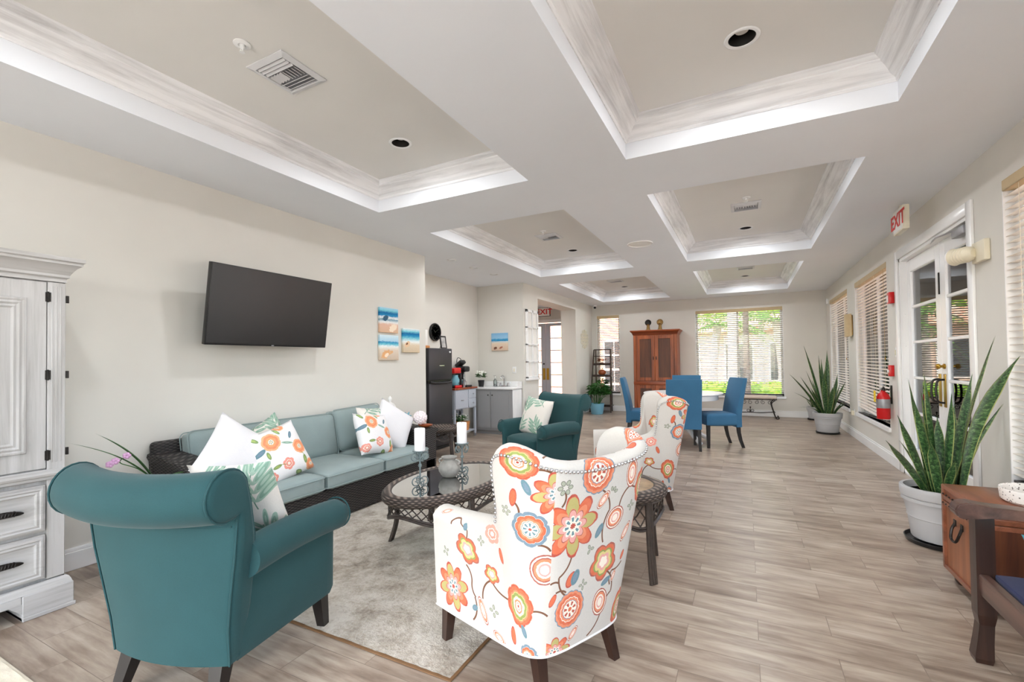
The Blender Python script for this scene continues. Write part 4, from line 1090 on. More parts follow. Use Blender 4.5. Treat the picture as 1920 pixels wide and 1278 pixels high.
b = B(); b.box(-.2, .2, -.27, .27, .0, .035); b.obj('foot', 'black_plastic', t)
tag(B().box(-4.36, -4.20, 5.33, 5.50, 1.5005, 1.545, .01, 2).obj('tray', 'basket_orange'), 'small tan tray on top of the refrigerator under the white box', 'tray')
tag(B().box(-4.33, -4.22, 5.30, 5.47, 1.546, 1.78, .006, 2).obj('paper_box', 'matte_white'), 'white upright box on top of the refrigerator', 'box')
t = thing('photo_frame', 'black picture frame standing on top of the refrigerator', 'picture frame', (-4.13, 5.76, 1.5005), 0)
b = B(); M = Matrix.Rotation(R_(-8), 4, 'Y')
for (y0, y1, z0, z1) in ((-.075, -.055, 0, .2), (.055, .075, 0, .2), (-.055, .055, 0, .02), (-.055, .055, .18, .2)): b.box(-.012, .006, y0, y1, z0, z1, .002, 1, M)
b.obj('frame', 'black_plastic', t); b = B(); b.box(-.008, 0, -.055, .055, .02, .18, 0, 1, M); b.obj('photo', 'frame_photo', t)
b = B(); b.box(-.09, -.01, -.03, .03, 0, .005); b.cyl((-.085, 0, .004), (-.022, 0, .13), .004, seg=6); b.obj('easel_leg', 'black_plastic', t)
t = thing('wall_clock', 'round white wall clock with black rim over the refrigerator', 'clock', (XN, 6.075, 1.79), 0)
Mx = Matrix.Rotation(PI/2, 4, 'Y')
b = B(); b.lathe([(.13, .0), (.145, .0), (.15, .02), (.142, .034), (.128, .034), (.126, .02), (.13, .0)], (0, 0, .001), 36, Mx, caps=False); b.obj('rim', 'black_plastic', t)
b = B(); b.lathe([(.0001, .018), (.128, .018)], (0, 0, 0), 32, Mx); b.lathe([(.0001, .004), (.128, .004)], (0, 0, 0), 32, Mx); b.obj('dial', 'matte_white', t)
b = B()
for k in range(12):
    a = PI/6*k; M = Matrix.Rotation(a, 4, 'X'); b.box(.0185, .020, -.004, .004, .085, .112, 0, 1, M)
b.obj('hour_marks', 'black_plastic', t)
b = B(); b.box(.021, .023, -.003, .003, -.01, .09, 0, 1, Matrix.Rotation(R_(-60), 4, 'X')); b.obj('minute_hand', 'black_plastic', t)
b = B(); b.box(.0235, .025, -.004, .004, -.01, .06, 0, 1, Matrix.Rotation(R_(50), 4, 'X')); b.obj('hour_hand', 'black_plastic', t)
# rolling cart
t = thing('kitchen_cart', 'pale grey kitchen cart with red wood top beside the refrigerator', 'cart', (-4.385, 6.505, 0))
b = B(); b.box(-.16, .18, -.36, .345, .835, .862, .004, 1); b.obj('top', 'cherry_x', t)
b = B(); b.box(-.145, .155, -.335, .32, .505, .833, .004, 1); b.obj('cabinet', 'pale_blue_grey', t)
def knob(b, x, y, z, r=.011): b.lathe([(.004, 0), (.004, .012), (r, .018), (r, .026), (.002, .032)], (0, 0, 0), 10, Matrix.Translation((x, y, z)) @ Matrix.Rotation(PI/2, 4, 'Y'))
b = B(); b.box(.155, .168, -.325, .06, .52, .82, .004, 1); o = b.obj('door', 'pale_blue_grey', t); b = B(); b.tube([(.168, -.16, .655), (.186, -.155, .655), (.186, -.105, .655), (.168, -.10, .655)], .005, 6); b.obj('pull', 'chrome', o)
for z0 in (.675, .52):
    b = B(); b.box(.155, .168, .075, .31, z0, z0+.145, .004, 1); o = b.obj('drawer', 'pale_blue_grey', t); b = B(); knob(b, .168, .19, z0+.072); b.obj('knob', 'chrome', o)
for y in (-.32, .305):
    for x in (-.13, .14):
        b = B(); b.box(x-.018, x+.018, y-.018, y+.018, .05, .505, .003, 1); o = b.obj('leg', 'pale_blue_grey', t)
        b = B(); b.cyl((x, y-.012, .024), (x, y+.012, .024), .024, seg=14); b.cyl((x, y, .024), (x, y, .06), .008, seg=8); b.obj('caster', 'silver_band', o)
b = B(); b.box(-.14, .15, -.335, .32, .105, .125, .003, 1); b.obj('lower_shelf', 'pale_blue_grey', t)
b = B(); b.box(-.148, -.14, -.335, .32, .105, .52, 0, 1); b.obj('back_panel', 'pale_blue_grey', t)
def leaf_cluster(b, c, spread, n, size, up=.4, zr=None):
    """many small pointed leaves around c"""
    for i in range(n):
        a = random.uniform(0, 2*PI); r = math.sqrt(random.random()); e = random.uniform(-.3, 1.)
        p = Vector((c[0]+spread[0]*r*math.cos(a), c[1]+spread[1]*r*math.sin(a), c[2]+spread[2]*e*(1-.4*r)))
        d = Vector((math.cos(a)*(.4+r), math.sin(a)*(.4+r), random.uniform(-.2, up))).normalized(); s = size*random.uniform(.7, 1.3)
        side = d.cross(Vector((random.uniform(-.4, .4), random.uniform(-.4, .4), 1))).normalized(); nrm = side.cross(d)
        q0 = p-d*s*.5; q1 = p+side*s*.26+nrm*s*.05; q2 = p+d*s*.5-nrm*s*.1; q3 = p-side*s*.26+nrm*s*.05
        b.face([q0, q1, q2]); b.face([q0, q2, q3])
t = thing('flower_basket', 'orange woven basket of white flowers on the cart lower shelf', 'basket', (-4.355, 6.43, .1255))
b = B(); rings = [[(-.10*f, -.24*f, z), (.10*f, -.24*f, z), (.10*f, .24*f, z), (-.10*f, .24*f, z)] for f, z in ((.88, 0), (1, .15), (.92, .15), (.82, .02))]
b.grid(rings, closev=True); b.cap(list(reversed(b.last[0]))); b.cap(b.last[-1]); b.obj('basket_body', 'basket_orange', t)
b = B(); b.box(-.09, .09, -.22, .22, .10, .13); b.obj('potting_soil', 'soil', t)
b = B(); leaf_cluster(b, (0, 0, .19), (.10, .25, .09), 260, .055); b.obj('foliage', 'house_leaf', t, smooth=False)
b = B()
for i in range(70):
    a = random.uniform(0, 2*PI); r = math.sqrt(random.random()); b.ball((.10*r*math.cos(a), .25*r*math.sin(a), .21+random.uniform(-.03, .09)*(1-.3*r)), random.uniform(.008, .014), 4)
b.obj('blossoms', 'white_flower', t)
for i, (x, y) in enumerate(((-4.47, 6.25), (-4.46, 6.67))):
    tt = thing('bottle', ('dark bottle behind the basket at the refrigerator end of the cart shelf', 'dark bottle behind the basket at the sink end of the cart shelf')[i], 'bottle', (x, y, .1255), 0, 'bottles on the cart shelf')
    b = B(); b.lathe([(.03, 0), (.034, .01), (.034, .2), (.014, .25), (.014, .31)], (0, 0, 0), 14); b.obj('bottle_body', 'black_plastic', tt); b = B(); b.lathe([(.016, .31), (.016, .335), (.001, .336)], (0, 0, 0), 12); b.obj('cap', 'silver_band', tt)
# coffee makers on the cart
t = thing('coffee_maker', 'red and black drip coffee maker on the cart next to the refrigerator', 'coffee maker', (-4.36, 6.34, .8625))
b = B(); b.box(-.11, .10, -.10, .10, 0, .03, .01, 2); b.box(-.11, -.03, -.10, .10, .03, .30, .01, 2); b.obj('housing', 'black_plastic', t)
b = B(); b.box(-.11, .09, -.105, .105, .24, .335, .02, 3); b.obj('lid', 'red_paint', t); b = B(); b.box(.08, .105, -.10, .10, .0, .045, .008, 2); b.obj('base_trim', 'red_paint', t)
b = B(); b.lathe([(.055, .035), (.072, .06), (.074, .14), (.05, .19), (.052, .215)], (.03, 0, 0), 20); b.obj('carafe', 'blue_glass', t); b = B(); b.tube([(.10, 0, .18), (.15, 0, .17), (.15, 0, .09), (.10, 0, .08)], .008, 6); b.obj('carafe_handle', 'black_plastic', t)
t = thing('pod_brewer', 'tall black pod coffee brewer with open lid on the cart', 'coffee maker', (-4.38, 6.66, .8625))
b = B(); b.box(-.13, .13, -.085, .085, 0, .035, .01, 2); b.box(-.13, .0, -.08, .08, .035, .32, .02, 3); b.obj('housing', 'black_plastic', t)
b = B(); b.box(-.11, .10, -.08, .08, .26, .36, .03, 3); b.obj('brew_head', 'black_plastic', t)
b = B(); b.box(-.10, .06, -.075, .075, -.02, .05, .02, 3, Matrix.Translation((-.03, 0, .40)) @ Matrix.Rotation(R_(-35), 4, 'Y')); b.tube(catmull([(-.1, -.05, .42), (-.08, -.05, .50), (-.02, -.05, .49), (.0, -.05, .43)], 5), .006, 6); b.obj('lid', 'black_plastic', t)
b = B(); b.box(.01, .03, -.02, .02, .04, .26, .005, 1); b.obj('trim_strip', 'chrome', t)
tt = thing('tumbler', 'silver tumbler between the two coffee makers', 'cup', (-4.27, 6.50, .8625)); b = B(); b.lathe([(.03, 0), (.04, .13), (.036, .13), (.028, .01)], (0, 0, 0), 18); b.obj('cup_body', 'chrome', tt); b = B(); b.tube([(.036, 0, .11), (.065, 0, .10), (.062, 0, .04), (.032, 0, .03)], .005, 6); b.obj('handle', 'chrome', tt)
# sink base
t = thing('sink_cabinet', 'grey two door sink cabinet in the kitchenette corner', 'cabinet', (-4.03, 7.23, 0))
b = B(); b.box(-.38, .405, -.175, .19, .07, .80, .003, 1); b.box(-.36, .385, -.13, .19, 0, .07); b.obj('carcass', 'grey_cabinet', t)
for (x0, x1, kx) in ((-.30, -.035, -.065), (-.01, .335, .02)):
    b = B(); b.box(x0, x1, -.192, -.176, .115, .755, .003, 1); yy = -.192
    rings = [[(x0+o, yy+d, .115+o), (x1-o, yy+d, .115+o), (x1-o, yy+d, .755-o), (x0+o, yy+d, .755-o)] for o, d in ((.0, -.001), (.045, -.001), (.05, .008))]
    b.grid(rings, closev=True); b.cap(b.last[-1]); o = b.obj('door', 'grey_cabinet', t, angle=20)
    b = B(); b.lathe([(.004, 0), (.004, .012), (.012, .018), (.012, .026), (.002, .03)], (0, 0, 0), 10, Matrix.Translation((kx, -.192, .70)) @ Matrix.Rotation(PI/2, 4, 'X')); b.obj('knob', 'dark_metal', o)
b = B()
for k in range(7): b.box(.406, .414, -.17+.051*k, -.123+.051*k, .06, .795, .004, 1)
b.obj('side_panel', 'white_trim', t)
b = B(); b.box(-.40, .425, -.20, .19, .802, .838, .006, 2); b.obj('countertop', 'marble_top', t); b = B(); b.box(-.40, .42, .178, .19, .838, .93, .002, 1); b.obj('backsplash', 'marble_top', t)
b = B(); b.box(.408, .42, -.0, .19, .838, .93, .002, 1); b.obj('backsplash', 'marble_top', t)
t = thing('faucet', 'chrome two handle faucet behind the kitchenette sink', 'faucet', (-3.93, 7.33, .8385))
b = B(); b.box(-.10, .10, -.025, .025, 0, .018, .006, 2); b.obj('base_plate', 'chrome', t)
b = B(); b.tube(catmull([(0, 0, .015), (0, 0, .10), (0, -.01, .17), (0, -.06, .20), (0, -.12, .17), (0, -.125, .14)], 5), .012, 10); b.obj('spout', 'chrome', t)
for s in (-1, 1):
    b = B(); b.lathe([(.02, 0), (.016, .03), (.012, .05), (.002, .055)], (s*.075, 0, .015), 14); b.tube([(s*.075, 0, .06), (s*.13, -.02, .07)], .006, 7); b.obj('lever', 'chrome', t)
tt = thing('soap_dispenser', 'clear soap bottle with pump left of the kitchenette faucet', 'bottle', (-4.10, 7.30, .8385)); b = B(); b.lathe([(.034, 0), (.036, .01), (.036, .11), (.014, .135), (.014, .15)], (0, 0, 0), 16); b.obj('bottle_body', 'table_glass', tt)
b = B(); b.lathe([(.030, .004), (.030, .05), (.001, .051)], (0, 0, 0), 14); b.obj('liquid', 'silver_band', tt); b = B(); b.cyl((0, 0, .15), (0, 0, .19), .006, seg=8); b.box(-.008, .008, -.05, .01, .19, .2, .003, 1); b.obj('pump', 'chrome', tt)
t = thing('potted_plant', 'small white flowering plant in black pot on the kitchenette counter', 'plant', (-4.33, 7.18, .8385))
b = B(); b.lathe([(.045, 0), (.06, .11), (.064, .12), (.055, .12), (.05, .1)], (0, 0, 0), 18); b.obj('pot', 'black_plastic', t); b = B(); b.lathe([(.001, .1), (.05, .1)], (0, 0, 0), 14); b.obj('potting_soil', 'soil', t)
b = B(); leaf_cluster(b, (0, 0, .19), (.10, .10, .08), 120, .06); b.obj('foliage', 'house_leaf', t, smooth=False)
b = B()
for i in range(24):
    a = random.uniform(0, 2*PI); r = math.sqrt(random.random())*.09; b.ball((r*math.cos(a), r*math.sin(a), .25+random.uniform(-.03, .03)), .017, 4)
b.obj('blossoms', 'white_flower', t)
def plate(label, name, cat, x0, x1, y0, y1, z0, z1, nub):
    tt = thing(name, label, cat, ((x0+x1)/2, (y0+y1)/2, (z0+z1)/2)); hx, hy, hz = (x1-x0)/2, (y1-y0)/2, (z1-z0)/2
    b = B(); b.box(-hx, hx, -hy, hy, -hz, hz, .003, 2); b.obj('cover', 'white_gloss', tt); b = B(); b.box(*nub, .002, 1); b.obj('toggle', 'ivory_plastic', tt); return tt
plate('white light switch plate over the kitchenette counter', 'light_switch', 'switch', -3.81, -3.735, YK-.008, YK-.001, 1.075, 1.195, (-.012, .012, -.012, -.003, -.03, .03))
plate('white light switch plate between right window and french doors', 'light_switch', 'switch', XR-.008, XR-.001, 6.60, 6.665, 1.275, 1.39, (-.012, -.003, -.01, .01, -.03, .03))
# trash can, window mirror and metal wall ornament on the alcove wall
t = thing('trash_can', 'grey trash can with dark panel beside the kitchenette', 'trash can', (-3.41, 7.60, 0))
b = B(); rings = [[(-.13*f, -.16*f, z), (.13*f, -.16*f, z), (.13*f, .16*f, z), (-.13*f, .16*f, z)] for f, z in ((.85, .0), (1, .52), (1.03, .53), (1.03, .57), (.9, .58))]
b.grid(rings, closev=True); b.cap(list(reversed(b.last[0]))); b.cap(b.last[-1]); b.obj('bin_body', 'silver_band', t, smooth=False)
b = B(); b.box(-.10, .10, -.172, -.158, .10, .50, .004, 1, Matrix.Rotation(0, 4, 'X')); b.box(.115, .136, -.11, .11, .1, .5, .004, 1); b.obj('bin_panel', 'lamp_baffle', t)
t = thing('window_mirror', 'white window frame mirror with eight panes on the alcove wall', 'mirror', (XK+.002, 7.78, 1.60))
b = B(); H2, W2_ = .65, .26
for (a, c, d, e) in ((-W2_, -W2_+.05, -H2, H2), (W2_-.05, W2_, -H2, H2), (-W2_, W2_, -H2, -H2+.06), (-W2_, W2_, H2-.05, H2), (-.016, .016, -H2, H2), (-W2_, W2_, -.335, -.305), (-W2_, W2_, -.015, .015), (-W2_, W2_, .305, .335)): b.box(0, .035, a, c, d, e, .004, 1)
b.box(0, .05, -W2_-.02, W2_+.02, -H2-.01, -H2+.03, .005, 1); b.obj('frame', 'white_trim', t)
b = B(); b.box(.002, .008, -W2_+.04, W2_-.04, -H2+.04, H2-.03); b.obj('mirror_glass', 'matte_white', t, smooth=False)
t = thing('wall_ornament', 'pale scrolled metal ornament on the wall beside the far corner', 'wall decor', (XK+.004, 10.93, 1.83))
b = B()
for i in range(-2, 3):
    for j in range(-2, 3):
        if abs(i)+abs(j) > 3: continue
        w = .085; c = Vector((.008, i*w*1.25, j*w))
        b.tube([c+Vector((0, w*.62*math.cos(2*PI*k/12), w*.5*math.sin(2*PI*k/12))) for k in range(12)], .006, 5, closed=True)
b.obj('lattice', 'ivory_plastic', t)
b = B()
for j in (-1, 1): b.tube([(.008, j*.0, .17*j), (.008, 0, .22*j)], .006, 5); b.ball((.008, 0, .225*j), .014, 6)
b.obj('finial', 'ivory_plastic', t)
# exit sign of the vestibule
def exit_sign(label, loc, rz, w=.30, h=.19, rim='dark_metal'):
    t = thing('exit_sign', label, 'exit sign', loc, rz, 'exit signs')
    b = B(); b.box(-w/2, w/2, -.025, .025, -h/2, h/2, .006, 2); b.obj('sign_box', rim, t)
    b = B(); b.box(-w/2+.012, w/2-.012, -.028, -.024, -h/2+.012, h/2-.012); b.obj('sign_face', 'matte_white', t, smooth=False)
    cu = bpy.data.curves.new('letters', 'FONT'); cu.body = 'EXIT'; cu.size = h*.82; cu.align_x = 'CENTER'; cu.align_y = 'CENTER'; cu.extrude = .001; cu.space_character = 1.02; cu.offset = .004
    cu.materials.append(MATS['red_letters']); tmp = bpy.data.objects.new('letters_curve', cu); COL.objects.link(tmp); bpy.context.view_layer.update(); me = bpy.data.meshes.new_from_object(tmp.evaluated_get(bpy.context.evaluated_depsgraph_get())); bpy.data.objects.remove(tmp); bpy.data.curves.remove(cu)
    o = bpy.data.objects.new('letters', me); COL.objects.link(o); o.parent = t; o.location = (0, -.0295, 0); o.rotation_euler = (PI/2, 0, 0); o.scale = (1.12, 1, 1)
    b = B(); b.cyl((0, 0, h/2), (0, 0, h/2+.03), .012, seg=8); b.obj('mount', rim, t); return t
exit_sign('red EXIT sign hanging before the vestibule doors', (-4.755, 11.2, 2.605), 0, .33, .24)
exit_sign('ivory EXIT sign under the ceiling near the french doors', (1.335, 5.5, 2.57), -PI/2, .30, .225, 'ivory_plastic')
# ------------------------------------------------------------------ things on the coffee table
def candle_holder(label, label2, x, y, zb=.4405, rz=0.):
    t = thing('candle_holder', label, 'candle holder', (x, y, zb), rz, 'scrolled candle holders')
    b = B(); b.cyl((0, 0, .03), (0, 0, .235), .0065, seg=8); b.lathe([(.012, .13), (.014, .14), (.009, .15)], (0, 0, 0), 10); b.obj('stem', 'iron_green', t)
    b = B(); b.lathe([(.03, .236), (.05, .236), (.052, .242), (.048, .243), (.001, .240)], (0, 0, 0), 20); b.obj('plate', 'iron_green', t)
    for k in range(4):
        a = PI/2*k+PI/4; ca, sa = math.cos(a), math.sin(a)
        b = B(); pts = [(.004, .05)]+[(.03+.028*math.cos(q), .032+.028*math.sin(q)) for q in [PI*.85-i*PI*1.75/14 for i in range(15)]]+[(.028, .03), (.036, .034)]
        b.tube([(r*ca, r*sa, max(.005, z)) for r, z in pts], .0042, 6); b.obj('scroll_foot', 'iron_green', t)
        b = B(); pts = [(.006, .20)]+[(.038+.026*math.cos(q), .200+.026*math.sin(q)) for q in [PI*.95-i*PI*1.7/14 for i in range(15)]]+[(.032, .195), (.04, .203)]
        b.tube([(r*ca, r*sa, z) for r, z in pts], .0036, 6); b.obj('scroll_arm', 'iron_green', t)
    c = thing('pillar_candle', label2, 'candle', (x, y, zb+.2415), 0, 'white pillar candles')
    b = B(); b.lathe([(.036, 0), (.037, .003), (.037, .148), (.034, .152), (.018, .150), (.001, .147)], (0, 0, 0), 24); b.obj('wax', 'candle_wax', c)
    b = B(); b.cyl((0, 0, .146), (.001, 0, .156), .0012, seg=5); b.obj('wick', 'black_plastic', c)
candle_holder('pale green scrolled iron candle holder on the glass table nearer the sofa end', 'white pillar candle on the holder nearer the viewer', -2.005, 2.50, rz=.3)
candle_holder('pale green scrolled iron candle holder on the glass table behind the stone vase', 'white pillar candle on the holder behind the stone vase', -1.90, 2.862, rz=.5)
t = thing('stone_vase', 'round grey stone vase with small handles on the glass coffee table', 'vase', (-1.965, 2.79, .4405))
b = B(); b.lathe([(.04, 0), (.055, .008), (.078, .045), (.082, .07), (.070, .10), (.048, .122), (.044, .130), (.058, .142), (.060, .148), (.046, .146), (.038, .13), (.055, .09), (.04, .02), (.001, .012)], (0, 0, 0), 28); b.obj('vase_body', 'grey_stone', t)
for s in (-1, 1):
    b = B(); b.tube(catmull([(s*.072, 0, .095), (s*.088, 0, .105), (s*.085, 0, .122), (s*.055, 0, .13)], 4), .007, 7); b.obj('handle', 'grey_stone', t)
# things on the right arm of the sofa
ZA = .6665
t = thing('book', 'brown book lying at the bottom on the right sofa arm', 'book', (-3.575, 3.94, ZA), R_(8), 'books on the sofa arm')
def book(t, w, d, h, mat):
    b = B(); b.box(-w/2, w/2, -d/2, d/2, 0, .004, .001, 1); b.box(-w/2, w/2, -d/2, d/2, h-.004, h, .001, 1); b.box(-w/2, -w/2+.004, -d/2, d/2, 0, h, .001, 1); b.obj('cover', mat, t)
    b = B(); b.box(-w/2+.004, w/2-.004, -d/2+.004, d/2-.004, .004, h-.004); b.obj('pages', 'paper', t, smooth=False)
book(t, .17, .21, .03, 'book_brown')
t = thing('book', 'teal book lying on the brown book on the right sofa arm', 'book', (-3.575, 3.945, ZA+.0305), R_(-6), 'books on the sofa arm'); book(t, .155, .19, .034, 'book_teal')
t = thing('figurine', 'small white seated figurine on the stack of two books', 'figurine', (-3.59, 3.955, ZA+.065), R_(-90))
b = B(); b.lathe([(.055, 0), (.06, .012), (.052, .03), (.040, .06), (.038, .09), (.028, .108), (.014, .115), (.013, .122), (.024, .135), (.027, .150), (.022, .166), (.010, .174), (.007, .182), (.001, .186)], (0, 0, 0), 20, None, 1., .72)
b.tube(catmull([(.038, 0, .095), (.055, .02, .06), (.02, .045, .035)], 5), .012, 8); b.tube(catmull([(-.038, 0, .095), (-.055, .02, .06), (-.02, .045, .035)], 5), .012, 8); b.tube([(-.055, .02, .015), (0, .045, .018), (.055, .02, .015)], .016, 8)
b.obj('figure_body', 'matte_white', t)
t = thing('glass_ornament', 'small blue glass ornament before the coral ball on the sofa arm', 'ornament', (-3.34, 3.95, ZA-.021))
b = B()
for k in range(6):
    a = PI/3*k; b.tube([(0, 0, .055), (.012*math.cos(a), .03*math.cos(a), .055+.03*math.sin(a)), (.02*math.cos(a), .052*math.cos(a), .055+.052*math.sin(a))], [.014, .010, .003], 7)
b.obj('star', 'blue_glass', t)
b = B(); b.lathe([(.024, 0), (.024, .006), (.008, .012), (.008, .03)], (0, 0, 0), 12); b.obj('foot', 'candle_wax', t)
t = thing('coral_ball', 'round white coral ball at the front of the right sofa arm', 'ornament', (-3.17, 3.965, ZA-.052))
b = B(); b.ball((0, 0, .075), .068, 14)
for i in range(90):
    z = 1-2*(i+.5)/90; a = i*2.39996; r = math.sqrt(1-z*z); b.ball((.066*r*math.cos(a), .066*r*math.sin(a), .075+.066*z), .011, 4)
b.obj('ball', 'coral_white', t)
t = thing('driftwood_dish', 'small brown shell shaped dish under the coral ball on the sofa arm', 'dish', (-3.10, 3.965, ZA-.0755))
b = B(); b.lathe([(.03, 0), (.075, .016), (.083, .028), (.078, .028), (.05, .014), (.001, .012)], (0, 0, 0), 22, None, 1., .85); b.obj('dish_body', 'rust_pumpkin', t)

# ------------------------------------------------------------------ dining set
def parsons(label, loc, rz):
    t = thing('dining_chair', label, 'chair', loc, rz, 'blue dining chairs')
    b = B(); rings = []
    for i in range(15):
        u = i/14; z = lerp(.30, 1.005, u); y = -.20-.105*max(0, (u-.22)/.78)**1.25; th = lerp(.085, .06, u); w = lerp(.235, .24, u); tt = .014
        e = max(0, (u-.96)/.04); q = 1-.3*e*e
        pr = []
        for cx, cy, a0 in ((w-tt, y+th/2*q-tt, 0), (-w+tt, y+th/2*q-tt, 90), (-w+tt, y-th/2*q+tt, 180), (w-tt, y-th/2*q+tt, 270)):
            pr += [(cx+tt*math.cos(R_(a0+k*30)), cy+tt*math.sin(R_(a0+k*30)), z) for k in range(4)]
        rings.append(pr)
    b.grid(rings, closev=True); b.cap(list(reversed(b.last[0]))); b.cap(b.last[-1]); b.obj('backrest', 'blue_fabric', t, angle=55)
    b = B(); b.rbox((0, .035, .405), (.238, .235, .085), .03, 8, (0, 0, .018)); b.obj('seat', 'blue_fabric', t, angle=60)
    for x, y, dx, dy in ((-.205, .235, 0, .0), (.205, .235, 0, .0), (-.205, -.195, 0, -.07), (.205, -.195, 0, -.07)):
        b = B(); P = []
        for u in (0, .33, .66, 1):
            w = lerp(.023, .017, u); ox, oy = dx*u*u, dy*u*u; z = .33*(1-u); P.append([(x+ox-w, y+oy-w, z), (x+ox+w, y+oy-w, z), (x+ox+w, y+oy+w, z), (x+ox-w, y+oy+w, z)])
        b.grid(P, closev=True); b.cap(list(reversed(b.last[-1]))); b.cap(b.last[0]); b.obj('leg', 'black_wood', t, smooth=False)
    return t
c0 = parsons('blue dining chair with its back to the viewer in front of the round table', (-.845, 7.06, 0), R_(13.3))
dup(c0, (-.38, 7.45, 0), R_(116), 'blue dining chair on the window side of the round table, facing left')
dup(c0, (-1.50, 7.52, 0), R_(-82), 'blue dining chair left of the round table, only its top showing')
dup(c0, (-.93, 8.38, 0), R_(184), 'blue dining chair on the far side of the round table')
t = thing('dining_table', 'round white pedestal dining table among the blue chairs', 'table', (-.90, 7.62, 0), R_(20))
b = B(); b.lathe([(.001, .735), (.54, .735), (.575, .742), (.59, .752), (.59, .762), (.58, .770), (.001, .772)], (0, 0, 0), 56); b.obj('tabletop', 'white_gloss', t)
b = B(); b.lathe([(.50, .66), (.52, .665), (.52, .735)], (0, 0, 0), 48); b.obj('apron', 'white_gloss', t)
b = B(); b.lathe([(.11, .20), (.12, .24), (.085, .28), (.065, .32), (.075, .42), (.09, .50), (.07, .58), (.10, .64), (.16, .66)], (0, 0, 0), 28); b.obj('pedestal', 'white_gloss', t)
for k in range(4):
    a = PI/2*k+.35; ca, sa = math.cos(a), math.sin(a); b = B()
    b.tube([(r*ca, r*sa, z) for r, z in catmull2] if False else [(p.x*ca, p.x*sa, p.z) for p in catmull([(.06, 0, .22), (.18, 0, .19), (.32, 0, .09), (.44, 0, .035)], 5)], [.045, .045, .044, .043, .042, .041, .04, .038, .037, .036, .036, .035, .035, .035, .034, .034], 8); b.obj('pedestal_foot', 'white_gloss', t)
t = thing('serving_tray', 'white tray with handles on the round dining table', 'tray', (-.86, 7.72, .7725), R_(15))
b = B(); b.box(-.2, .2, -.14, .14, 0, .01, .003, 1)
for s in (-1, 1): b.box(-.2, .2, s*.135-.006, s*.135+.006, .0, .05, .003, 1); b.box(s*.195-.006, s*.195+.006, -.14, .14, 0, .05, .003, 1)
b.obj('tray_body', 'white_gloss', t)
b = B()
for s in (-1, 1): b.tube(catmull([(s*.195, -.06, .045), (s*.2, -.04, .085), (s*.2, .04, .085), (s*.195, .06, .045)], 5), .007, 7)
b.obj('handle', 'pale_blue_grey', t)

# ------------------------------------------------------------------ cherry cabinet on the far wall
t = thing('wood_cabinet', 'tall cherry wood cabinet with paned doors against the far wall', 'cabinet', (-1.90, 11.30, 0))
b = B(); b.box(-.50, .50, -.22, .26, .06, 1.90, .004, 1); b.box(-.53, .53, -.25, .27, 0, .10, .006, 2); b.obj('carcass', 'cherry_z', t)
b = B(); prof = [(0, 1.88), (.012, 1.89), (.02, 1.92), (.045, 1.955), (.06, 1.965), (.065, 1.975), (.065, 1.995), (0, 2.0)]
rings = [[(-.5-d, -.22-d, z), (.5+d, -.22-d, z), (.5+d, .26, z), (-.5-d, .26, z)] for d, z in prof]; b.grid(rings, closev=True); b.cap(b.last[-1]); b.obj('cornice', 'cherry_x', t, angle=25)
b = B(); b.box(-.5, .5, -.245, -.22, .70, .78, .006, 2); b.obj('waist_moulding', 'cherry_x', t)
for z0, z1, mat in ((.80, 1.86, 'cherry_panel'), (.12, .69, 'cherry_panel')):
    for x0, x1, s in ((-.425, -.004, 1), (.004, .425, -1)):
        b = B(); f = .075
        for (a, c, d, e) in ((x0, x0+f, z0, z1), (x1-f, x1, z0, z1), (x0+f, x1-f, z0, z0+f), (x0+f, x1-f, z1-f, z1)): b.box(a, c, -.245, -.221, d, e, .004, 1)
        o = b.obj('door', 'cherry_z', t); b = B(); b.box(x0+f-.004, x1-f+.004, -.233, -.222, z0+f-.004, z1-f+.004)
        if z1 > 1: b.box(x0+f, x1-f, -.236, -.230, lerp(z0, z1, .49), lerp(z0, z1, .51))
        b.obj('door_panel', mat, o, smooth=False)
        b = B(); kx = x1-.03 if s == 1 else x0+.03; b.box(kx-.008, kx+.008, -.252, -.245, lerp(z0, z1, .5)-.04, lerp(z0, z1, .5)+.04, .002, 1); b.ball((kx, -.262, lerp(z0, z1, .5)), .010, 6); b.obj('handle', 'dark_metal', o)
b = B()
for x in (-.462, .462): b.box(x-.03, x+.03, -.232, -.22, .12, 1.87, .004, 1)
b.obj('stile', 'cherry_z', t)
for i, (x, mat, lab) in enumerate(((-2.075, 'dark_metal', 'dark medallion on a gold pedestal, left one on the cherry cabinet'), (-1.80, 'gold_leaf', 'gold medallion on a gold pedestal, right one on the cherry cabinet'))):
    t = thing('medallion_ornament', lab, 'ornament', (x, 11.25, 2.0005), 0, 'ornaments on the cherry cabinet')
    b = B(); b.box(-.055, .055, -.04, .04, 0, .02, .004, 1); b.lathe([(.045, .02), (.04, .05), (.034, .12), (.045, .14), (.03, .15)], (0, 0, 0), 16); b.obj('pedestal', 'gold_leaf', t)
    b = B(); M = Matrix.Translation((0, 0, .185)) @ Matrix.Rotation(PI/2, 4, 'X'); b.lathe([(.001, .022), (.03, .026), (.036, .018), (.06, .024), (.072, .012), (.075, 0), (.07, -.014), (.001, -.016)], (0, 0, 0), 24, M)
    for k in range(12): b.ball((.066*math.cos(PI*k/6), -.02, .185+.066*math.sin(PI*k/6)), .009, 4)
    b.obj('medallion', mat, t)
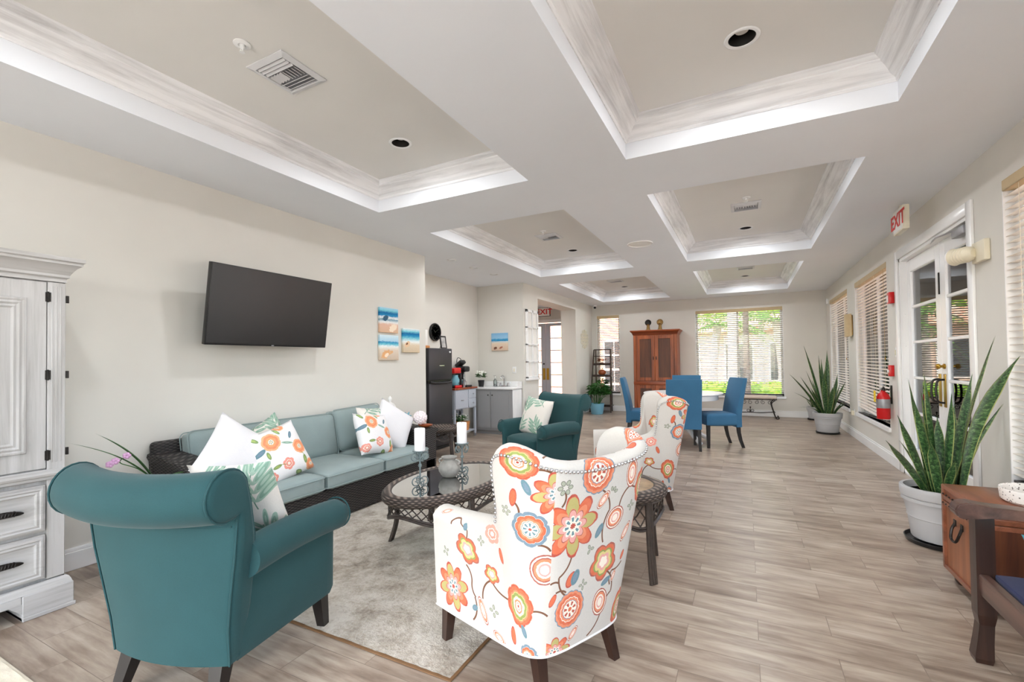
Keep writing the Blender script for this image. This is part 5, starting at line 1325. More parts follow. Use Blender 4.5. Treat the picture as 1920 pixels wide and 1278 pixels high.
# ladder shelf in the far corner
t = thing('ladder_shelf', 'dark leaning ladder shelf in the far left corner', 'shelf', (-3.245, 11.36, 0))
def lad(s, z, front): return (s*(.265 if front else .205)*lerp(1.0, .80, z/1.57), (lerp(-.26, .0, z/1.57) if front else .11), z)
for s in (-1, 1):
    b = B(); P = []
    for z in (0, 1.57):
        x, y, _ = lad(s, z, True); P.append([(x-.014, y-.022, z), (x+.014, y-.022, z), (x+.014, y+.022, z), (x-.014, y+.022, z)])
    b.grid(P, closev=True); b.cap(list(reversed(b.last[0]))); b.cap(b.last[1]); b.obj('front_rail', 'espresso_wood', t, smooth=False)
    b = B(); b.box(s*.2-.012, s*.2+.012, .09, .12, 0, 1.57); b.obj('rear_rail', 'espresso_wood', t, smooth=False)
b = B(); b.box(-.215, .215, -.015, .12, 1.555, 1.58, .003, 1); b.obj('top_rail', 'espresso_wood', t)
for z in (.16, .54, .90, 1.19):
    f = lerp(-.26, 0, z/1.57); w = .265*lerp(1, .8, z/1.57)-.012
    b = B(); b.box(-w, w, f-.01, .12, z-.012, z+.006, .002, 1); b.box(-w, w, f-.022, f-.008, z-.02, z+.035, .002, 1); b.obj('shelf_board', 'espresso_wood', t)
b = B()
for z in (1.39,): b.box(-.205, .205, -.02, .0, z, z+.02)
b.obj('cross_bar', 'espresso_wood', t)
t = thing('pumpkin_ornament', 'round rust pumpkin on the middle shelf of the ladder', 'pumpkin', (-3.25, 11.33, .9065), 0, 'pumpkins on the ladder shelf')
def pumpkin(t, r, h):
    b = B(); P = []
    for i in range(13):
        q = PI*i/12; row = []
        for j in range(40):
            a = 2*PI*j/40; k = r*math.sin(q)*(1-.07*abs(math.sin(4*a))); row.append((k*math.cos(a), k*math.sin(a), h/2-h/2*math.cos(q)*(1-.12*math.cos(q)**2)))
        P.append(row)
    b.grid(P, closev=True); b.obj('pumpkin_body', 'rust_pumpkin', t); b = B(); b.tube([(0, 0, h*.92), (.005, 0, h*1.08), (.02, 0, h*1.16)], [.012, .009, .008], 7); b.obj('stalk', 'book_brown', t)
pumpkin(t, .10, .16)
t = thing('leaf_garland', 'rust bow shaped garland on the upper shelf of the ladder', 'ornament', (-3.26, 11.36, 1.1965))
b = B(); leaf_cluster(b, (0, 0, .09), (.12, .04, .08), 60, .075); b.obj('leaves', 'rust_pumpkin', t, smooth=False); b = B(); b.box(-.04, .04, -.03, .03, 0, .05, .005, 1); b.obj('base_block', 'book_brown', t)
t = thing('potted_plant', 'trailing green plant on the lower shelf of the ladder', 'plant', (-3.22, 11.28, .5465))
b = B(); b.lathe([(.05, 0), (.07, .1), (.075, .11), (.06, .1)], (0, 0, 0), 16); b.obj('pot', 'basket_orange', t); b = B(); leaf_cluster(b, (0, 0, .17), (.17, .12, .12), 170, .08); b.obj('foliage', 'house_leaf', t, smooth=False)
t = thing('potted_plant', 'bushy green plant in sky blue pot before the ladder shelf', 'plant', (-3.22, 10.74, 0))
b = B(); b.lathe([(.13, 0), (.14, .01), (.175, .245), (.18, .26), (.17, .26), (.16, .23)], (0, 0, 0), 26); b.obj('pot', 'sky_pot', t); b = B(); b.lathe([(.001, .235), (.164, .235)], (0, 0, 0), 22); b.obj('potting_soil', 'soil', t)
b = B()
for i in range(26):
    a = random.uniform(0, 2*PI); r = random.uniform(.2, .62); top = random.uniform(.42, .80)
    b.tube(catmull([(.05*math.cos(a), .05*math.sin(a), .22), (.3*r*math.cos(a), .3*r*math.sin(a), top*.8), (.42*r*math.cos(a), .6*r*math.sin(a), top-.12*r)], 4), .004, 5)
b.obj('stems', 'house_leaf', t)
b = B(); leaf_cluster(b, (.05, 0, .52), (.27, .32, .26), 620, .10, .2); b.obj('foliage', 'house_leaf', t, smooth=False)
# iron bench under the far window
t = thing('iron_bench', 'scrolled black iron bench with tapestry cushion under the far window', 'bench', (.07, 11.22, 0))
b = B(); b.rbox((0, 0, .455), (.50, .16, .032), .025, 6, (0, 0, .01)); b.obj('cushion', 'bench_tapestry', t)
b = B(); b.box(-.50, .50, -.16, -.145, .405, .42); b.box(-.50, .50, .145, .16, .405, .42); b.box(-.5, -.485, -.16, .16, .405, .42); b.box(.485, .5, -.16, .16, .405, .42); b.obj('seat_rail', 'dark_metal', t)
for sx in (-1, 1):
    for sy in (-1, 1):
        b = B(); b.tube([(p.x, sy*.15, p.z) for p in catmull([(sx*.47, 0, .40), (sx*.40, 0, .33), (sx*.43, 0, .18), (sx*.46, 0, .07), (sx*.49, 0, .012), (sx*.53, 0, .02), (sx*.52, 0, .05)], 5)], .011, 7); b.obj('leg', 'dark_metal', t)
b = B()
for i in range(7):
    x = -.36+.12*i
    b.tube([(p[0], -.152, p[1]) for p in spiral((x, .355), .045, .012, PI/2, 1.3 if i % 2 else -1.3, 18)], .005, 5)
b.obj('scroll_apron', 'dark_metal', t)
b = B(); b.tube(catmull([(-.46, 0, .14), (-.2, 0, .115), (0, 0, .12), (.2, 0, .115), (.46, 0, .14)], 5), .009, 7)
for s in (-1, 1): b.tube([(p[0], 0, p[1]) for p in spiral((s*.045, .155), .04, .010, -PI/2, s*-1.2, 16)], .006, 5)
b.tube([(0, 0, .12), (0, 0, .22)], .008, 6); b.ball((0, 0, .23), .016, 6)
for s in (-1, 1): b.tube([(s*.46, -.15, .14), (s*.46, .15, .14)], .008, 6)
b.obj('stretcher', 'dark_metal', t)

# ------------------------------------------------------------------ snake plants
def snake_blade(b, base_, tip, w, twist=0., bend=.12, seg=14):
    """sword leaf from base to tip with a folded cross-section; returns nothing"""
    p0, p1 = Vector(base_), Vector(tip); d = (p1-p0); ln = d.length; h = Vector((d.x, d.y, 0))
    out = h.normalized() if h.length > .02 else Vector((1, 0, 0)); side0 = Vector((-out.y, out.x, 0))
    rows, uv = [], []
    for i in range(seg+1):
        u = i/seg; c = p0+d*u+Vector((0, 0, 1))*bend*ln*math.sin(PI*u*.9)*.5-out*bend*ln*math.sin(PI*u)*.5
        ww = w*(.55+.45*math.sin(min(1, u*1.5)*PI/2))*max(0.02, (1-u**5))*(1 if u < .75 else max(.03, (1-u)/.25)**.75)
        a = twist*u; side = side0*math.cos(a)+out*math.sin(a); nrm = out*math.cos(a)-side0*math.sin(a)
        rows.append([c-side*ww+nrm*ww*.35, c-side*ww*.5+nrm*ww*.06, c, c+side*ww*.5+nrm*ww*.06, c+side*ww+nrm*ww*.35]); uv.append([(0, u*ln*1.2), (.25, u*ln*1.2), (.5, u*ln*1.2), (.75, u*ln*1.2), (1, u*ln*1.2)])
    b.grid(rows, uv=uv)
    back = [[p-(r[2]-p0).normalized().cross(side0)*.0 + (-out*.003) for p in r] for r in rows]
    b.grid(back, uv=uv)
def snake_plant(label, loc, rim, h, saucer, blades, sc=1.):
    t = thing('snake_plant', label, 'plant', loc, 0, 'snake plants in grey pots')
    b = B(); r0 = rim*.72
    b.lathe([(.001, .032), (r0, .032), (r0*1.03, .04), (lerp(r0, rim*.93, .45), h*.45), (lerp(r0, rim*.93, .47)+.004, h*.46), (lerp(r0, rim*.93, .5), h*.49), (rim*.91, h*.74), (rim*.91+.012, h*.75), (rim*.93+.008, h*.80), (rim*.94, h*.81), (rim*.985, h*.83), (rim, h*.93), (rim, h*.985), (rim*.98, h), (rim*.9, h), (rim*.87, h*.92), (rim*.86, h*.86)], (0, 0, 0), 40); b.obj('pot', 'grey_pot', t)
    b = B(); b.lathe([(.001, h*.88), (rim*.87, h*.88)], (0, 0, 0), 30); b.obj('potting_soil', 'soil', t)
    b = B(); b.lathe([(saucer*.88, 0), (saucer*.95, .004), (saucer, .030), (saucer*.97, .032), (saucer*.93, .012), (.001, .008)], (0, 0, 0), 36); b.obj('saucer', 'black_plastic', t)
    for bl in blades:
        b = B(); snake_blade(b, (bl[0]*rim*.6, bl[1]*rim*.6, h*.86), (bl[2], bl[3], bl[4]), bl[5]*sc, bl[6], bl[7]); b.obj('leaf', 'snake_leaf', t, angle=80)
    return t
near_blades = [(-.6, -.3, -.374, -.365, .733, .036, .3, .06), (-.5, 0, -.259, -.14, .881, .036, .2, .05), (-.35, .1, -.173, -.045, 1.126, .034, .5, .03), (-.1, .2, -.056, .071, 1.16, .026, .3, .02), (-.3, 0, -.127, -.018, .94, .040, .2, .0),
    (.1, 0, .08, .031, 1.033, .036, .1, .0), (.55, .2, .29, -.02, 1.405, .038, .4, .05), (.6, -.3, .305, -.28, 1.262, .050, .6, .12), (.5, 0, .29, -.13, 1.09, .036, .5, .08), (.6, 0, .29, -.10, .967, .032, .4, .08),
    (.35, .3, .23, .16, 1.155, .040, .1, .02), (.2, .3, .15, .22, .944, .036, .2, .02), (.2, -.2, .135, -.048, .738, .036, .2, .03), (-.4, .2, -.227, -.008, .694, .032, .4, .08), (-.15, -.35, -.096, -.166, .72, .034, .2, .05), (-.1, .25, -.08, .059, 1.05, .030, .2, .02), (.1, .3, .06, .25, .85, .032, .3, .05), (-.25, -.2, -.16, -.10, .99, .034, -.2, .03), (.42, -.1, .245, .03, .82, .032, .1, .03), (0, -.4, .02, -.19, .60, .026, .2, .04)]
snake_plant('large snake plant in grey pot before the french doors, black saucer beneath', (1.175, 4.13, 0), .222, .385, .205, near_blades)
far_blades = [(-.4, -.2, -.338, -.193, 1.491, .034, .3, .04), (.05, .1, .031, .111, 1.424, .034, .2, .0), (-.15, -.1, -.116, -.075, 1.334, .030, .3, .0), (-.6, -.4, -.574, -.417, 1.009, .034, .4, .08), (-.6, -.3, -.523, -.272, .697, .032, .4, .16), (-.6, -.4, -.458, -.346, .435, .03, .3, .25), (.5, .1, .26, -.1, .885, .026, .3, .08), (.6, -.2, .255, -.18, .522, .03, .4, .2), (.3, .1, .205, .05, .858, .034, .2, .03), (-.1, .1, -.062, .066, 1.27, .034, .1, .0),
    (-.35, 0, -.303, -.054, 1.071, .034, .3, .03), (-.45, -.2, -.405, -.217, .967, .03, .3, .06), (-.1, -.2, -.057, -.151, 1.019, .036, .1, .0), (.5, 0, .25, -.06, .57, .03, .2, .1), (.2, 0, .116, .053, .832, .036, .1, .0), (-.25, .2, -.2, .12, .9, .034, .2, .03), (.1, -.3, .06, -.2, .8, .036, .1, .03), (-.3, -.4, -.26, -.25, .78, .034, .3, .06), (.35, .3, .19, .2, 1.0, .034, .1, .02), (0, .3, 0, .2, 1.1, .034, .1, 0)]
snake_plant('dense dark snake plant in grey pot by the far right windows', (1.215, 9.33, 0), .215, .355, .175, far_blades, 1.15)
snake_plant('smaller snake plant in grey pot half hidden in the far right corner', (1.25, 11.28, 0), .14, .27, .13, [(.3*math.cos(k), .3*math.sin(k), .14*math.cos(k), .14*math.sin(k), .42+.05*(k % 3), .026, .2, .03) for k in range(7)])
# orchid behind the foreground teal chair
t = thing('orchid', 'pink orchid with long leaves between the white armoire and the teal armchair', 'plant', (-3.42, 1.58, 0))
b = B(); b.lathe([(.001, .0), (.085, .0), (.085, .015), (.014, .03), (.014, .40), (.10, .415), (.10, .43), (.001, .43)], (0, 0, 0), 24); b.obj('plant_stand', 'dark_metal', t)
b = B(); b.lathe([(.05, .431), (.07, .53), (.074, .55), (.06, .55), (.05, .52)], (0, 0, 0), 20); b.obj('pot', 'white_gloss', t); b = B(); b.lathe([(.001, .53), (.064, .53)], (0, 0, 0), 16); b.obj('potting_soil', 'soil', t)
for tip, w in (((.0, -.43, .845), .022), ((.0, -.315, .885), .024), ((.04, -.43, .43), .028), ((.1, .2, .58), .026)):
    b = B(); snake_blade(b, (0, 0, .54), tip, w, .2, .12); b.obj('leaf', 'house_leaf', t, angle=80)
b = B(); b.tube(catmull([(0, 0, .54), (.0, -.10, .64), (.02, -.2, .70), (.03, -.175, .735)], 5), .003, 6); b.obj('flower_stem', 'house_leaf', t)
for c in ((.02, -.25, .70), (.03, -.17, .738), (.025, -.225, .715)):
    b = B()
    for k in range(5):
        a = 2*PI*k/5; b.ball((c[0]+.004*math.cos(a), c[1]+.010*math.cos(a), c[2]+.010*math.sin(a)), .0115, 6)
    b.obj('blossom', 'orchid_pink', t)

# ------------------------------------------------------------------ right wall fittings
t = thing('wall_sconce', 'tan half round wall sconce between the two right windows', 'sconce', (XR-.002, 9.06, 1.80))
b = B(); P = [[(-.02-.075*math.sin(PI*i/14), -.13*math.cos(PI*i/14), z) for i in range(15)] for z in (-.18, -.16, .17, .18)]; b.grid(P)
P2 = [[(p[0]*.86, p[1]*.9, p[2]) for p in r] for r in P]; b.grid(P2); b.grid([P[0], P2[0]]); b.grid([P[-1], P2[-1]]); b.obj('shade', 'tan_valance', t)
b = B(); b.box(-.022, 0, -.12, .12, -.16, .16, .004, 1); b.obj('back_plate', 'gold_leaf', t)
t = thing('fire_alarm_strobe', 'red fire alarm strobe high on the wall left of the french doors', 'alarm', (XR-.001, 6.70, 1.965))
b = B(); b.box(-.05, 0, -.05, .05, -.065, .065, .005, 2); b.obj('housing', 'red_paint', t); b = B(); b.box(-.062, -.048, -.02, .02, -.05, .03, .004, 1); b.obj('lens', 'white_gloss', t)
t = thing('fire_alarm_pull', 'red fire alarm pull box above the fire extinguisher', 'alarm', (XR-.001, 6.77, 1.12))
b = B(); b.box(-.045, 0, -.04, .04, -.065, .065, .005, 2); b.obj('housing', 'red_paint', t); b = B(); b.box(-.056, -.044, -.03, .03, -.02, .012, .004, 1); b.obj('pull_handle', 'white_gloss', t)
t = thing('fire_extinguisher', 'red fire extinguisher with yellow tag hung on the right wall', 'fire extinguisher', (XR-.085, 6.86, .545))
b = B(); b.lathe([(.06, 0), (.066, .01), (.066, .25), (.055, .29), (.03, .315), (.022, .325), (.022, .34)], (0, 0, 0), 26); b.obj('cylinder_body', 'red_paint', t)
b = B(); b.lathe([(.0665, .13), (.0672, .132), (.0672, .235), (.0665, .237)], (0, 0, 0), 26); b.obj('label_band', 'silver_band', t)
b = B(); b.box(-.018, .018, -.018, .018, .335, .365, .004, 1); b.tube([(0, .01, .36), (-.01, -.06, .385), (-.01, -.10, .375)], .007, 6); b.tube([(0, .01, .35), (-.01, -.06, .35), (-.01, -.09, .34)], .006, 6); b.obj('valve_handle', 'dark_metal', t)
b = B(); b.lathe([(.016, 0), (.02, .006), (.016, .012), (.001, .013)], (-.018, 0, .345), 14, None); b.obj('gauge', 'silver_band', t)
b = B(); b.tube(catmull([(0, .02, .35), (.0, .075, .32), (-.01, .082, .2), (-.01, .075, .08)], 6), .009, 8); b.obj('hose', 'black_plastic', t)
b = B(); b.box(-.082, -.078, -.035, .045, .20, .335, .001, 1); b.obj('inspection_tag', 'yellow_tag', t)
b = B(); b.box(.07, .084, -.02, .02, .18, .40, .003, 1); b.tube([(.08, 0, .36), (.02, 0, .34)], .006, 6); b.obj('wall_bracket', 'dark_metal', t)
t = thing('emergency_light', 'ivory twin emergency light on the wall right of the french doors', 'emergency light', (XR-.001, 4.44, 2.03))
b = B(); b.box(-.035, 0, -.10, .10, -.075, .075, .008, 2); b.obj('back_box', 'ivory_plastic', t)
M = Matrix.Rotation(PI/2, 4, 'X')
for k, (y, yaw) in enumerate(((.04, 55),)):
    b = B(); Mx = Matrix.Translation((-.04, .03, .0)) @ Matrix.Rotation(R_(-62), 4, 'Z') @ Matrix.Rotation(R_(-90), 4, 'Y')
    b.lathe([(.03, .0), (.05, .02), (.055, .05), (.055, .13), (.06, .14), (.066, .15)], (0, 0, 0), 20, Mx)
    for q in range(4): b.lathe([(.0555, .05+q*.022), (.060, .055+q*.022), (.060, .063+q*.022), (.0555, .068+q*.022)], (0, 0, 0), 20, Mx)
    b.obj('lamp_head', 'ivory_plastic', t); b = B(); b.lathe([(.062, .149), (.06, .165), (.04, .178), (.001, .183)], (0, 0, 0), 20, Mx); b.obj('lamp_lens', 'white_gloss', t)
tag(B().box(XR-.03, XR-.001, 11.30, 11.42, 2.39, 2.51, .02, 3).obj('motion_detector', 'white_gloss'), 'small white motion detector in the upper far right corner', 'detector')
t = thing('security_camera', 'small white dome camera in the upper far left corner', 'camera', (-3.44, 11.45, HC))
b = B(); b.lathe([(.05, 0), (.05, -.03), (.03, -.05), (.001, -.052)], (0, 0, 0), 18); b.obj('base', 'white_gloss', t); b = B(); b.ball((0, -.02, -.065), .032, 8); b.obj('lens', 'black_plastic', t)
t = thing('wall_outlet', 'white outlet with plugged adapter low between right windows', 'outlet', (XR-.001, 9.0, .40)); b = B(); b.box(-.008, 0, -.037, .037, -.058, .058, .003, 1); b.obj('cover', 'white_gloss', t); b = B(); b.box(-.045, -.008, -.03, .03, -.045, .03, .006, 2); b.obj('plug', 'ivory_plastic', t)

# ------------------------------------------------------------------ trunk, dish and bench at the lower right
t = thing('steamer_trunk', 'old brown wooden trunk with iron handle by the right wall', 'trunk', (1.26, 3.275, 0))
b = B(); b.box(-.25, .25, -.215, .215, .07, .455, .004, 1); b.obj('trunk_body', 'trunk_wood', t)
b = B(); b.box(-.255, .255, -.22, .22, .457, .545, .006, 2); b.obj('lid', 'trunk_top', t)
b = B()
for z in (.075, .44, .47, .53):
    for (x0, x1, y0, y1) in ((-.262, -.248, -.225, .225), (.248, .262, -.225, .225), (-.255, .255, -.227, -.213), (-.255, .255, .213, .227)): b.box(x0, x1, y0, y1, z-.012, z+.012, .002, 1)
for x in (-.252, .252):
    for y in (-.217, .217): b.box(x-.012, x+.012, y-.012, y+.012, .065, .54, .002, 1)
b.obj('edge_strip', 'trunk_top', t)
b = B()
for y in [-.2+.045*k for k in range(10)]:
    for z in (.49, .44): b.ball((-.263, y, z), .005, 4)
b.obj('rivets', 'dark_metal', t)
b = B(); b.tube(catmull([(-.262, .045, .37), (-.275, .05, .335), (-.285, .03, .29), (-.285, -.03, .29), (-.275, -.05, .335), (-.262, -.045, .37)], 5), .007, 7); b.box(-.266, -.26, .03, .06, .355, .39, .002, 1); b.box(-.266, -.26, -.06, -.03, .355, .39, .002, 1); b.obj('side_handle', 'dark_metal', t)
b = B(); b.box(-.05, .05, -.236, -.22, .40, .47, .003, 1); b.obj('latch', 'brass', t)
b = B(); b.box(-.225, .225, -.2275, -.215, .10, .43); b.obj('front_panel', 'cherry_panel', t, smooth=False)
for x in (-.2, .2):
    for y in (-.16, .16):
        b = B(); b.lathe([(.018, .07), (.022, .06), (.036, .045), (.036, .02), (.024, 0)], (x, y, 0), 18); b.obj('bun_foot', 'espresso_wood', t)
t = thing('terrazzo_dish', 'white speckled round dish on top of the wooden trunk', 'dish', (1.285, 3.19, .5455))
b = B(); b.lathe([(.001, .0), (.13, 0), (.145, .012), (.15, .06), (.148, .068), (.138, .066), (.135, .02), (.001, .016)], (0, 0, 0), 36); b.obj('dish_body', 'terrazzo', t)
t = thing('gold_ball', 'large bronze ribbed ball sitting in the speckled dish', 'ornament', (1.30, 3.20, .5625))
b = B(); b.ball((0, 0, .062), .062, 16, 1., .82)
b.obj('ball', 'gold_sphere', t)
t = thing('wooden_bench', 'dark brown wooden armed bench at the right edge with navy seat', 'bench', (1.17, 2.07, 0))
# local: seat front at x=-.30, far end at y=+.55
for y in (.545, -.545):
    b = B(); P = []
    for z, w, ox in ((0, .026, -.012), (.02, .030, -.012), (.09, .026, -.006), (.16, .024, .0), (.20, .030, 0), (.61, .030, 0)):
        P.append([(-.30+ox-w, y-w, z), (-.30+ox+w, y-w, z), (-.30+ox+w, y+w, z), (-.30+ox-w, y+w, z)])
    b.grid(P, closev=True); b.cap(list(reversed(b.last[0]))); b.cap(b.last[-1]); b.obj('leg', 'espresso_wood', t, smooth=False)
    b = B(); b.box(.26, .31, y-.026, y+.026, 0, .98, .004, 1); b.obj('leg', 'espresso_wood', t)
    b = B(); prof = [(-.325, .606), (-.36, .59), (-.385, .60), (-.395, .625), (-.382, .655), (-.35, .665), (-.28, .655), (-.1, .648), (.28, .66), (.28, .625), (-.1, .612), (-.28, .615)]
    b.prism(prof, y-.038, y+.038, lambda x, z, yy: (x, yy, z)); bmesh.ops.bevel(b.bm, geom=b.bm.edges[:], offset=.006, segments=2, affect='EDGES'); b.obj('armrest', 'espresso_wood_y', t)
    b = B(); b.box(-.28, .28, y-.012, y+.012, .30, .36, .003, 1); b.obj('side_rail', 'espresso_wood', t)
b = B(); b.box(-.322, -.288, -.52, .52, .285, .372, .004, 1); b.box(.26, .29, -.52, .52, .285, .372, .004, 1); b.obj('seat_rail', 'espresso_wood_y', t)
b = B(); b.rbox((-.01, 0, .368), (.272, .51, .022), .018, 8, (0, 0, .006)); b.obj('seat_pad', 'navy_fabric', t)
b = B(); b.box(.268, .298, -.52, .52, .90, .98, .006, 2); b.box(.268, .298, -.52, .52, .50, .54, .004, 1)
for k in range(9): b.box(.274, .292, -.45+.11*k-.02, -.45+.11*k+.02, .54, .90, .003, 1)
b.obj('backrest', 'espresso_wood', t)
pillow('bright aqua pillow lying on the dark wooden bench', 'aqua_fabric', (1.07, 2.30, .470), 78, 4, -58, .20, .06, None)
pillow('pale turquoise pillow propped behind the aqua pillow on the bench', 'book_teal', (1.30, 2.36, .575), 88, 3, -24, .18, .055, None)

# ------------------------------------------------------------------ ceiling fittings
def downlight(label, x, y, z, r=.082, power=0, group='recessed downlights in the coffers'):
    t = thing('downlight', label, 'ceiling light', (x, y, z), 0, group)
    b = B(); b.lathe([(r*.80, .0), (r*.82, -.004), (r, -.006), (r+.006, -.002), (r+.006, .0)], (0, 0, 0), 30, caps=False); b.obj('trim_ring', 'white_gloss', t)
    b = B(); b.lathe([(r*.80, -.001), (r*.74, .03), (r*.66, .10), (.001, .105)], (0, 0, 0), 26, caps=False); b.obj('baffle', 'lamp_baffle', t)
    b = B(); b.lathe([(.001, .034), (r*.40, .038), (r*.50, .052), (r*.48, .095)], (0, 0, 0), 22, caps=False); b.obj('lamp', 'matte_white', t)
    return t
# hole in each coffer panel is not needed: the can hangs in a short collar below the panel
CANS = [('downlight in the large right coffer, nearest the viewer', .016, 2.669, HP), ('downlight in the large left coffer, nearest the viewer', -2.321, 2.698, HP), ('downlight in the middle right coffer', .033, 6.581, HP), ('downlight in the middle left coffer', -2.309, 6.573, HP), ('downlight in the far left coffer', -2.427, 10.40, HP), ('downlight in the far right coffer', .023, 10.387, HP)]
for lab, x, y, z in CANS: downlight(lab, x, y, z-.001)
for i, (x, y) in enumerate(((-3.639, 5.278), (-3.653, 5.877), (-3.647, 6.493))):
    downlight(('small soffit downlight before the kitchenette, nearest the viewer', 'small soffit downlight before the kitchenette, middle of three', 'small soffit downlight before the kitchenette, farthest of three')[i], x, y, HC-.001, .062, 0, 'soffit downlights by the kitchenette')
def vent(label, x, y, sx=.15, sy=.15):
    t = thing('ceiling_vent', label, 'vent', (x, y, HP-.001), 0, 'ceiling air vents')
    b = B()
    rings = [[(-a, -a*sy/sx, z), (a, -a*sy/sx, z), (a, a*sy/sx, z), (-a, a*sy/sx, z)] for a, z in ((sx, 0), (sx, -.006), (sx*.80, -.016), (sx*.78, -.014), (sx*.78, -.002))]
    b.grid(rings, closev=True); b.obj('frame', 'vent_metal', t, angle=20)
    b = B(); b.box(-sx*.77, sx*.77, -sy*.77, sy*.77, -.003, -.001); b.obj('backing', 'silver_band', t, smooth=False)
    b = B(); q = sx*.74
    for k in range(3):
        for s in (-1, 1):
            c = s*(q-.010-k*.024); b.box(-q, q, c-.008, c+.008, -.0012, .0012, 0, 1, Matrix.Translation((0, 0, -.011)) @ Matrix.Translation((0, c, 0)) @ Matrix.Rotation(R_(38*s), 4, 'X') @ Matrix.Translation((0, -c, 0)))
    for k in range(9):
        c = -q+.012+k*(2*q-.024)/8; s = -1 if k < 4 else 1
        b.box(c-.008, c+.008, -q+.078, q-.078, -.0012, .0012, 0, 1, Matrix.Translation((c, 0, -.011)) @ Matrix.Rotation(R_(38*s), 4, 'Y') @ Matrix.Translation((-c, 0, 0)))
    b.obj('louvers', 'vent_metal', t); return t
vent('white air vent in the large left coffer, nearest the viewer', -2.328, 1.735); vent('white air vent in the middle right coffer', .035, 5.64); vent('white air vent in the middle left coffer', -2.335, 5.69); vent('small air vent in the far left coffer', -2.42, 9.55); vent('small air vent in the far right coffer', .03, 9.45)
def sprinkler(label, x, y):
    t = thing('sprinkler_head', label, 'sprinkler', (x, y, HP-.001), 0, 'ceiling sprinkler heads')
    b = B(); b.lathe([(.042, 0), (.042, -.004), (.03, -.010), (.02, -.010), (.016, -.002)], (0, 0, 0), 22, caps=False); b.obj('escutcheon', 'white_gloss', t)
    b = B(); b.lathe([(.012, 0), (.012, -.02), (.006, -.026)], (0, 0, 0), 12); b.tube([(-.010, 0, -.02), (-.008, 0, -.035), (0, 0, -.042), (.008, 0, -.035), (.010, 0, -.02)], .0025, 5); b.lathe([(.001, -.042), (.014, -.043), (.014, -.045), (.001, -.046)], (0, 0, 0), 12); b.obj('head', 'white_gloss', t)
sprinkler('white sprinkler head beside the nearest left air vent', -2.32, 1.463); sprinkler('white sprinkler head before the middle right air vent', .038, 5.342); sprinkler('white sprinkler head before the middle left air vent', -2.301, 5.407)
t = thing('ceiling_speaker', 'round white ceiling speaker in the beam between the coffers', 'speaker', (-1.135, 5.715, HC-.001))
b = B(); b.lathe([(.155, 0), (.155, -.008), (.148, -.012), (.140, -.010), (.138, -.006)], (0, 0, 0), 40, caps=False); b.obj('rim', 'white_gloss', t); b = B(); b.lathe([(.001, -.008), (.139, -.006)], (0, 0, 0), 36); b.obj('grille', 'matte_white', t)
SKY, SUN, LAMP, EXPO = 1.4, 12.0, 10., .48
# ------------------------------------------------------------------ outdoors
b = B(); b.box(XR+.15, 60, -30, 80, -.25, -.05); b.box(-50, XR+.15, YF+.15, 80, -.25, -.05); struct(b.obj('terrace', 'pavement', smooth=False))
b = B(); b.box(-60, 60, -40, YB-.16, -.25, -.05); struct(b.obj('path', 'pavement', smooth=False))
b = B(); b.box(-60, -6.01, YB-.16, 80, -.25, -.05); struct(b.obj('path', 'pavement', smooth=False))
def hedge(label, x0, x1, y0, y1, h, n, size=.09, mat='hedge_leaf'):
    t = thing('hedge', label, 'hedge', ((x0+x1)/2, (y0+y1)/2, -.05), 0, 'garden hedges'); hx, hy = (x1-x0)/2, (y1-y0)/2
    b = B(); b.rbox((0, 0, h/2), (hx, hy, h/2), min(hx, hy)*.3, 8); b.obj('inner_mass', mat, t)
    b = B()
    for i in range(n):
        f = random.random()
        if f < .45: p = Vector((random.uniform(-hx, hx), random.uniform(-hy, hy), h+random.uniform(-.03, .06)))
        elif f < .72: p = Vector((random.uniform(-hx, hx), -hy+random.uniform(-.06, .03), random.uniform(.02, h)))
        else: p = Vector((-hx+random.uniform(-.06, .03), random.uniform(-hy, hy), random.uniform(.02, h)))
        d = Vector((random.uniform(-1, 1), random.uniform(-1, 1), random.uniform(-.1, 1))).normalized(); s = size*random.uniform(.6, 1.3); sd = d.cross(Vector((random.uniform(-1, 1), random.uniform(-1, 1), random.uniform(-1, 1)))).normalized()
        b.face([p-d*s*.5, p+sd*s*.28, p+d*s*.5, p-sd*s*.28])
    b.obj('leaves', mat, t, smooth=False); return t
hedge('bright yellow green hedge running below the far garden window', -3.2, 4.5, 14.2, 15.0, .62, 2600, .10)
hedge('yellow green hedge seen through the french doors', 6.2, 7.1, 14.0, 30.0, .75, 3000, .13)
hedge('second taller hedge bush at the right of the garden window', 1.2, 2.2, 15.3, 16.2, 1.0, 700, .12)
